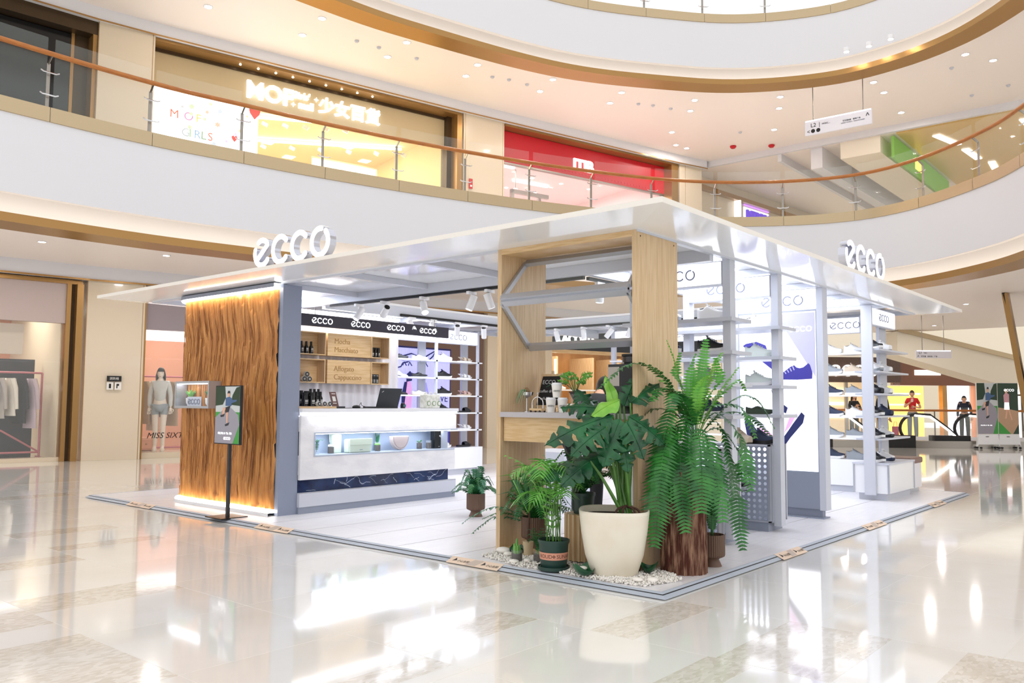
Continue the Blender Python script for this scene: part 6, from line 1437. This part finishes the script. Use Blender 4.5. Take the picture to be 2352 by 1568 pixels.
for i in range(10): B(18.5 - .02 * i, 19.4, .0, .8, .36 * i, .36 * i + (.36 if i < 9 else .2)).build('step' if i % 2 else 'riser', mat('step_brown', '#5a4336', .5), es)
# escalator balustrades, glass railing beyond
def esc(px, py, rz, label):
    t = thing('escalator_end', label, 'escalator', (px, py, 0), rz)
    LB(t, 'newel_base', black, -.5, .5, -.2, .2, 0, .35); LB(t, 'skirt', steel, .5, 2.2, -.2, .2, 0, .2)
    arcp = [(.6 - .75 * math.cos(R(a)) * .6, 0, .55 + .4 * math.sin(R(a))) for a in range(-60, 91, 15)]
    MB().tube([(-.1 + .0, 0, .2)] + arcp + [(1.0, 0, .93), (1.5, 0, .55), (2.2, 0, -.1)], .045, 8).build('handrail', black, t, world=False, smooth=True)
    MB().prism([(.1, .3), (.2, .85), (.6, .93), (1.0, .9), (1.5, .5), (1.6, .2), (.3, .2)], .02, lambda a, b, c: (a, c, b)).build('glass_side', glass2, t, world=False)
    MB().tube([(.55, -.04, .92), (1.0, -.04, .88), (1.5, -.04, .5), (2.1, -.04, -.05)], .03, 6).build('light_strip', glow('strip_warm', '#fffdf4', 2.5), t, world=False)
esc(21.0, 4.55, R(-52), 'escalator handrail end with light strip, left one beyond the corner rack')
esc(22.0, 3.35, R(-52), 'escalator handrail end, right one beside the advert boards')
esc(19.6, 6.4, R(-52), 'escalator handrail end seen between the shelves of the corner rack')
gr_ = thing('void_balustrade', 'glass balustrade with oak rail round the escalator void in the distance', 'balustrade', (23.4, 4.6, 0))
pA = [(22.3, 8.6), (23.3, 6.2), (24.4, 4.3), (25.3, 2.9), (26.3, 1.4)]
MB().tube([(x, y, 1.05) for x, y in pA], .035, 8).build('handrail', rail, gr_); MB().tube([(x - .05, y - .05, .12) for x, y in pA], .12, 6).build('kerb', white, gr_)
for a, b in zip(pA, pA[1:]): MB().grid([[(a[0], a[1], .15), (b[0], b[1], .15)], [(a[0], a[1], 1.15), (b[0], b[1], 1.15)]]).build('glass_panel', glass, gr_, solid=.01); MB().bar((*a, .1), (*a, 1.02), .04, .02).build('post', steel, gr_)
# wheeled advert boards
for i, (x, y) in enumerate(((22.03, 2.62), (22.42, 2.17))):
    t = thing('advert_board', ['wheeled advert board with a jogger in denim, beside the escalator', 'wheeled advert board with a walker in pink, at the right'][i], 'advert board', (x, y, 0), R(-49.8)); W = .57
    LB(t, 'panel', lblw, 0, W, 0, .06, .4, 1.86); MB().prism([(0, .12), (W, .12), (W + .03, 0.06), (W - .01, .4), (.01, .4), (-.03, .06)], .1, lambda a, b, c: (a, c - .02, b)).build('stand', wht, t, world=False)
    for xx in (.03, W - .03):
        for yy in (-.08, .12): MB().lathe([(0, 0), (.035, .01), (.035, .05), (0, .06)], 10, (xx, yy, 0)).build('caster', black, t, world=False)
    pz = sub('advert_print', t, (0, -.001, .42)); advert(pz, W, 1.43, i)
    if i: ecco(pz, .18, 1.2, .07, wpr, y=-.006)
    text('base_text', 'mixc', .05, ink, t, (.2, -.024, .33))

# ceiling downlights and detectors
def downl(loc, label, grp, r_=.075, pw=8):
    t = thing('downlight', label, 'light', loc, group=grp); MB().lathe([(r_ * 1.25, 0), (r_ * 1.25, -.008), (r_, -.012), (r_ * .95, -.002)], 20).build('trim_ring', wht, t, world=False); MB().lathe([(0, -.006), (r_ * .95, -.006)], 20).build('lens', dl, t, world=False)
    if pw: lamp('beam', 'AREA', (0, 0, -.03), pw, t, .16, (1, .95, .91))
LD = [(4.04, 12.87), (5.85, 11.49), (6.07, 12.48), (7.79, 10.98), (8.04, 11.91), (9.72, 10.34 + .25), (10.04, 11.28), (11.58, 9.75), (12.0, 10.49), (13.41, 8.9), (13.86, 9.56), (15.1, 7.7), (15.76, 8.18), (16.3, 5.85), (17.1, 6.21), (16.4, 1.5), (17.18, 1.08), (16.8, 3.65), (17.69, 3.66), (19.55, 3.75), (18.73, 7.04), (17.05, 9.48), (18.22, 10.0), (18.73, 9.9)]
ONES = ['first', 'second', 'third', 'fourth', 'fifth', 'sixth', 'seventh', 'eighth', 'ninth', 'tenth', 'eleventh', 'twelfth', 'thirteenth', 'fourteenth', 'fifteenth', 'sixteenth', 'seventeenth', 'eighteenth', 'nineteenth', 'twentieth', 'twenty-first', 'twenty-second', 'twenty-third', 'twenty-fourth']
def l2r(pts): return sorted(pts, key=lambda q: -math.atan2(q[1] + 2.643, q[0] + 4.589))
for n_, (x, y) in zip(ONES, l2r(LD)): downl((x, y, 9.268), 'round recessed downlight in the first-floor ceiling, %s from the left' % n_, 'first-floor ceiling downlights')
for n_, (x, y) in zip(ONES, l2r(((1.0, 12.6), (3.0, 12.2), (9.5, 10.4), (12, 9.2), (15, 7), (19.5, 7.5), (-3, 13.2), (5.0, 11.6), (-1, 13), (7, 11.2), (16, 4), (18, 3), (20, 2.4), (22, 5.6), (24, 6.4), (26, 4.6), (25, 7.4)))): downl((x, y, 3.898), 'round recessed downlight in the ground-floor ceiling, %s from the left' % n_, 'ground-floor ceiling downlights', .06, 14)
for n_, (x, y) in zip(ONES, l2r([(7.02, 11.78), (7.56, 11.66), (8.53, 11.44), (10.49, 10.8), (10.89, 10.6), (11.42, 10.45), (14.39, 9.0), (14.73, 8.75), (15.25, 8.5), (17.04, 1.93), (19.14, 1.1), (19.32, 1.96), (18.32, 7.91)])):
    t = thing('smoke_detector', 'small white smoke detector on the first-floor ceiling, %s from the left' % n_, 'detector', (x, y, 9.268), group='first-floor smoke detectors'); MB().lathe([(.05, 0), (.05, -.02), (.03, -.045), (0, -.045)], 14).build('detector_body', lgrey, t, world=False, smooth=True)
for (x, y), n in (((19.45, 8.67), 'nearer'), ((20.1, 7.7), 'farther')):
    t = thing('red_siren', '%s red alarm siren on the ceiling left of the direction sign' % n, 'siren', (x, y, 9.268)); MB().lathe([(.09, 0), (.1, -.03), (.06, -.08), (0, -.09)], 14).build('siren_body', redm, t, world=False, smooth=True)
for i, (x, y) in enumerate(((15.22, 2.7), (15.3, 3.2), (15.28, 3.7))):
    t = thing('cove_spotlight', 'white spotlight ball under the top balcony fascia, %s of three' % ['right', 'middle', 'left'][i], 'light', (x - .3, y, 9.55)); MB().lathe([(.07, 0), (.075, -.05), (.06, -.1), (0, -.1)], 16).build('spot_body', wht, t, world=False, smooth=True); MB().lathe([(0, -.102), (.055, -.102)], 16).build('lens', dl, t, world=False)

# ================================================================== people
def skin_mb(chains, tip=None):
    """grow one smooth surface round a joint tree; chains = list of [(co, r), ...] sharing joints by position"""
    idx = {}; vs = []; rs_ = []; es_ = []
    def vid(c, r):
        k = tuple(round(x, 4) for x in c)
        if k not in idx: idx[k] = len(vs); vs.append(c); rs_.append(r)
        return idx[k]
    for ch in chains:
        ids = [vid(c, r) for c, r in ch]
        for a, b in zip(ids, ids[1:]): es_.append((a, b))
    me = D.meshes.new('sk'); me.from_pydata(vs, es_, []); o = D.objects.new('sk', me); COL.objects.link(o)
    md = o.modifiers.new('s', 'SKIN'); md.use_smooth_shade = True
    for i, r in enumerate(rs_):
        r = r if isinstance(r, tuple) else (r, r); me.skin_vertices[0].data[i].radius = r
    me.skin_vertices[0].data[0].use_root = True
    o.modifiers.new('b', 'SUBSURF').levels = 1
    dg = bpy.context.evaluated_depsgraph_get(); e = D.meshes.new_from_object(o.evaluated_get(dg))
    mb = MB(); mb.add([v.co[:] for v in e.vertices], [tuple(p.vertices) for p in e.polygons])
    D.objects.remove(o); D.meshes.remove(me); D.meshes.remove(e)
    return mb
def head_mb(mb, c, yaw=0, pitch=0, s=1.0):
    rows = []
    for i in range(15):
        th = PI * i / 14; row = []
        for j in range(24):
            ph = 2 * PI * j / 24; z = math.cos(th); r_ = math.sin(th)
            x = .074 * r_ * math.cos(ph); y = .094 * r_ * math.sin(ph)
            jaw = 1 - .28 * max(0, -z) ** 1.2; x *= jaw; y *= (1 - .1 * max(0, -z)); front = max(0, -math.sin(ph))
            if front > .96 and -.35 < z < .12: y -= .02 * (1 - abs((z + .18) / .3)) if z < .12 else 0   # nose
            if front > .8 and .02 < z < .2: y += .006                                                     # eye line
            if front > .9 and -.62 < z < -.5: y -= .005                                                    # lips
            row.append(Vector((x, y, .118 * z)) * s)
        rows.append(row)
    M_ = Matrix.Translation(c) @ Matrix.Rotation(yaw, 4, 'Z') @ Matrix.Rotation(pitch, 4, 'X')
    hb = MB().grid([[M_ @ v for v in r_] for r_ in rows], close=True)
    for sx in (-1, 1): hb.lathe([(0, -.03), (.012, -.02), (.016, .01), (.008, .028), (0, .03)], 8, (0, 0, 0)) if False else None
    mb.add(hb.v, hb.f)
    for sx in (-1, 1):
        e = MB().lathe([(0, -.03), (.011, -.02), (.015, .01), (.009, .028), (0, .03)], 8, (sx * .076 * s, .008, .0), .5, 1.2); e.xf(M_); mb.add(e.v, e.f)
    return M_
def hand_mb(mb, wr, d, palm, curl=.5, s=1.0):
    d = Vector(d).normalized(); n = Vector(palm); n = (n - d * n.dot(d)).normalized(); side = d.cross(n); wr = Vector(wr)
    mb.tube([wr, wr + d * .03 * s, wr + d * .085 * s], [.022 * s, .03 * s, .034 * s], 8)
    for k, (o, l) in enumerate(((-.03, .062), (-.01, .075), (.01, .08), (.028, .07))):
        b = wr + d * .08 * s + side * o * s; m_ = b + d * l * .5 * s + n * curl * .2 * l; e = m_ + (d * (1 - curl) + n * curl).normalized() * l * .5 * s
        mb.tube([b, m_, e], [.009 * s, .0085 * s, .007 * s], 6)
    b = wr + d * .03 * s - side * .03 * s; mb.tube([b, b + (d * .6 - side * .7).normalized() * .035 * s, b + (d * .9 - side * .3).normalized() * .065 * s + n * .015], [.011 * s, .01 * s, .008 * s], 6)
SKIN = mat('skin', '#dba98a', .5); HAIR = mat('hair_black', '#15120f', .45); EYE = mat('eye_dark', '#241a16', .3); LIP = mat('lip', '#b0685a', .5)
def person(name, label, cat_, loc, rz, arms, top, low, skin=None, hair='short', lean=0, sleeves='short', legs='long', H=1.0, headp=(0, 0), shoes=SHW, stance=.1, accent=None, drop=0):
    t = thing(name, label, cat_, loc, rz); t.scale = (H,) * 3; skin = skin or SKIN
    V = Vector; lz = drop
    pel = V((0, lean * .25, .95 - lz)); spn = V((0, lean * .02, 1.14 - lz)); che = V((0, -lean * .28, 1.34 - lz - lean * .08)); nek = V((0, -lean * .42, 1.48 - lz - lean * .14)); hd = V((0, -.02 - lean * .55, 1.605 - lz - lean * .2))
    sh = [che + V((s * .15, 0, .07)) for s in (-1, 1)]
    legsj = []
    for s in (-1, 1):
        hip = pel + V((s * .09, 0, -.05)); kn = V((s * stance, -.02, .5)); an = V((s * stance * 1.05, .02, .085)); legsj.append((hip, kn, an, V((s * stance * 1.15, -.12, .035))))
    ch = [[(pel, (.12, .09)), (spn, (.1, .08)), (che, (.122, .088)), (nek, .055), (nek + V((0, -.01, .08)), .05)]]
    aj = []
    for i, s in enumerate((-1, 1)):
        el, wr = V(arms[i][0]), V(arms[i][1]); el = el + V((0, 0, -lz)); wr = wr + V((0, 0, -lz)); aj.append((sh[i], el, wr)); ch.append([(che, (.122, .088)), (sh[i], .05), (el, .042), (wr, .028)])
    for hip, kn, an, to in legsj: ch.append([(pel, (.12, .09)), (hip, .08), (kn, .06), (an, .04), (to, .035)])
    mb = skin_mb(ch); Mh = head_mb(mb, hd, *headp)
    for (s_, el, wr), a in zip(aj, arms): hand_mb(mb, wr, wr - el, a[2] if len(a) > 2 else (0, -1, 0), .5)
    body = mb.build('body', skin, t, smooth=2, world=False)
    for sx in (-1, 1): MB().lathe([(0, -.008), (.01, 0), (0, .008)], 8, (sx * .03, -.083, .012)).xf(Mh).build('eye', EYE, body, world=False)
    MB().box(-.018, .018, -.088, -.082, -.068, -.06).xf(Mh).build('mouth', LIP, body, world=False)
    e = .014
    tc = [[(pel + V((0, 0, .02)), (.13, .1)), (spn, (.115, .092)), (che, (.134, .1)), (nek - V((0, 0, .03)), .08)]]
    for s_, el, wr in aj:
        mid = s_.lerp(el, .6 if sleeves == 'short' else 1.0); c_ = [(che, (.134, .1)), (s_, .062), (mid, .058 if sleeves == 'short' else .05)]
        if sleeves == 'long': c_.append((el.lerp(wr, .95), .04))
        tc.append(c_)
    skin_mb(tc).build('top', top, t, smooth=2, world=False)
    lc = []
    for hip, kn, an, to in legsj:
        c_ = [(pel, (.13, .1)), (hip, .09)]
        c_ += [(hip.lerp(kn, .45), .085)] if legs == 'shorts' else [(kn, .078), (an + V((0, 0, .02)), .062)]
        lc.append(c_)
    skin_mb(lc).build('shorts' if legs == 'shorts' else 'trousers', low, t, smooth=2, world=False)
    for hip, kn, an, to in legsj: MB().lathe([(0, 0), (.045, 0), (.05, .03), (.04, .07), (0, .09)], 12, (an.x, an.y - .05, 0), 1, 2.3).build('shoe', shoes, t, smooth=True, world=False)
    # hair cap
    rows = []
    low_ = {'short': .02, 'bob': -.16, 'long': -.3, 'cap': .03}[hair]
    for i in range(9):
        th = PI * .62 * i / 8; row = []
        for j in range(20):
            ph = 2 * PI * j / 20; r_ = math.sin(th); x, y, z = .084 * r_ * math.cos(ph), .104 * r_ * math.sin(ph) + .006, .13 * math.cos(th) + .002
            if math.sin(ph) < -.35: z = max(z, .052 if hair != 'bob' else .035)
            elif hair in ('bob', 'long') and i > 5: z = z + (low_ - z) * (i - 5) / 3; x *= 1.2; y *= 1.1
            row.append((x, y, z))
        rows.append(row)
    MB().grid(rows, close=True).xf(Mh).build('hair', HAIR, t, smooth=2, world=False)
    return t
DN = ((-.21, .0, 1.12), (-.22, -.05, .86)), ((.21, .0, 1.12), (.22, -.05, .86))
redt = mat('red_tshirt', '#d01f24', .7); blkc = mat('black_cloth', '#16161a', .75); whtc = mat('white_cloth', '#ebe6e2', .75); denim = mat('denim_grey', '#6f7a86', .8); navyc = mat('navy_cloth', '#23283a', .8)
face = lambda x, y: math.atan2(-2.643 - y, -4.589 - x) + PI / 2
x, y = 26.5, 5.5
p = person('person', 'person in a red t-shirt sipping a drink behind the escalator railing', 'person', (x, y, 0), face(x, y), (((-.25, -.05, 1.14), (-.05, -.22, 1.32)), ((.26, -.02, 1.12), (.06, -.2, 1.16))), redt, denim, headp=(0, .12))
dc = thing('drink_cup', 'small white drink cup held by the person in red', 'cup', p.matrix_world.translation if False else (x, y, 0), face(x, y)); MB().lathe([(.028, 0), (.036, .1), (0, .1)], 14, (-.0, -.27, 1.33)).build('cup_body', cup_m, dc, world=False); MB().cyl((0, -.27, 1.43), (0, -.2, 1.5), .004, n=6).build('straw', wht, dc, world=False)
x, y = 25.2, 7.05; person('person', 'person in black looking at a phone, seen between the side rack shelves', 'person', (x, y, 0), face(x, y) + .5, (((-.22, -.1, 1.14), (-.06, -.25, 1.25)), ((.22, -.1, 1.14), (.04, -.25, 1.2))), blkc, blkc, hair='bob', sleeves='long', headp=(0, .2), H=.93)
x, y = 21.6, 5.05; person('person', 'person in a long black coat standing behind the corner rack post', 'person', (x, y, 0), face(x, y) + 2.4, DN, blkc, blkc, sleeves='long', H=.98)
bg = thing('pink_shopping_bag', 'small pink bag carried beside the person in the black coat', 'bag', (21.78, 4.75, .32), face(21.7, 4.8)); LB(bg, 'bag_body', mat('pink_bag', '#d9808c', .5), -.09, .09, -.05, .05, 0, .26); MB().tube([(-.05, 0, .26), (-.03, 0, .4), (.03, 0, .4), (.05, 0, .26)], .006, 6).build('bag_handle', redm, bg, world=False)
x, y = 27.75, 4.15; person('person', 'person in dark clothes leaning by the far entrance', 'person', (x, y, 0), face(x, y), DN, navyc, blkc, hair='cap', sleeves='long', lean=.5, H=.95)
x, y = 28.2, 3.6; person('person', 'person in a white shirt with back turned by the far entrance', 'person', (x, y, 0), face(x, y) + 2.8, DN, whtc, navyc, H=.98)
person('person', 'barista with black hair bending down behind the coffee bar', 'person', (1.95, 1.95, ZP), face(1.95, 1.95) + 2.7, (((-.24, -.3, 1.15), (-.12, -.45, 1.05)), ((.24, -.3, 1.15), (.12, -.45, 1.05))), blkc, blkc, hair='long', sleeves='long', lean=.75, drop=.04, H=.93, headp=(.2, .1))
MANQ = mat('mannequin_cream', '#efe2d2', .35)
mpos = O2 + vx * .5 + vy * .5 + UP * .12
m_ = person('mannequin', 'mannequin with black bob wig, pale shirt and grey shorts in the boutique window', 'mannequin', mpos, a2 - .35, (((-.2, .03, 1.15), (-.2, -.02, .9)), ((.2, .03, 1.15), (.21, -.04, .9))), mat('pale_satin', '#cfd2ce', .4), mat('grey_satin', '#9aa5ac', .4), skin=MANQ, hair='bob', sleeves='long', legs='shorts', H=1.04, shoes=MANQ, stance=.07)
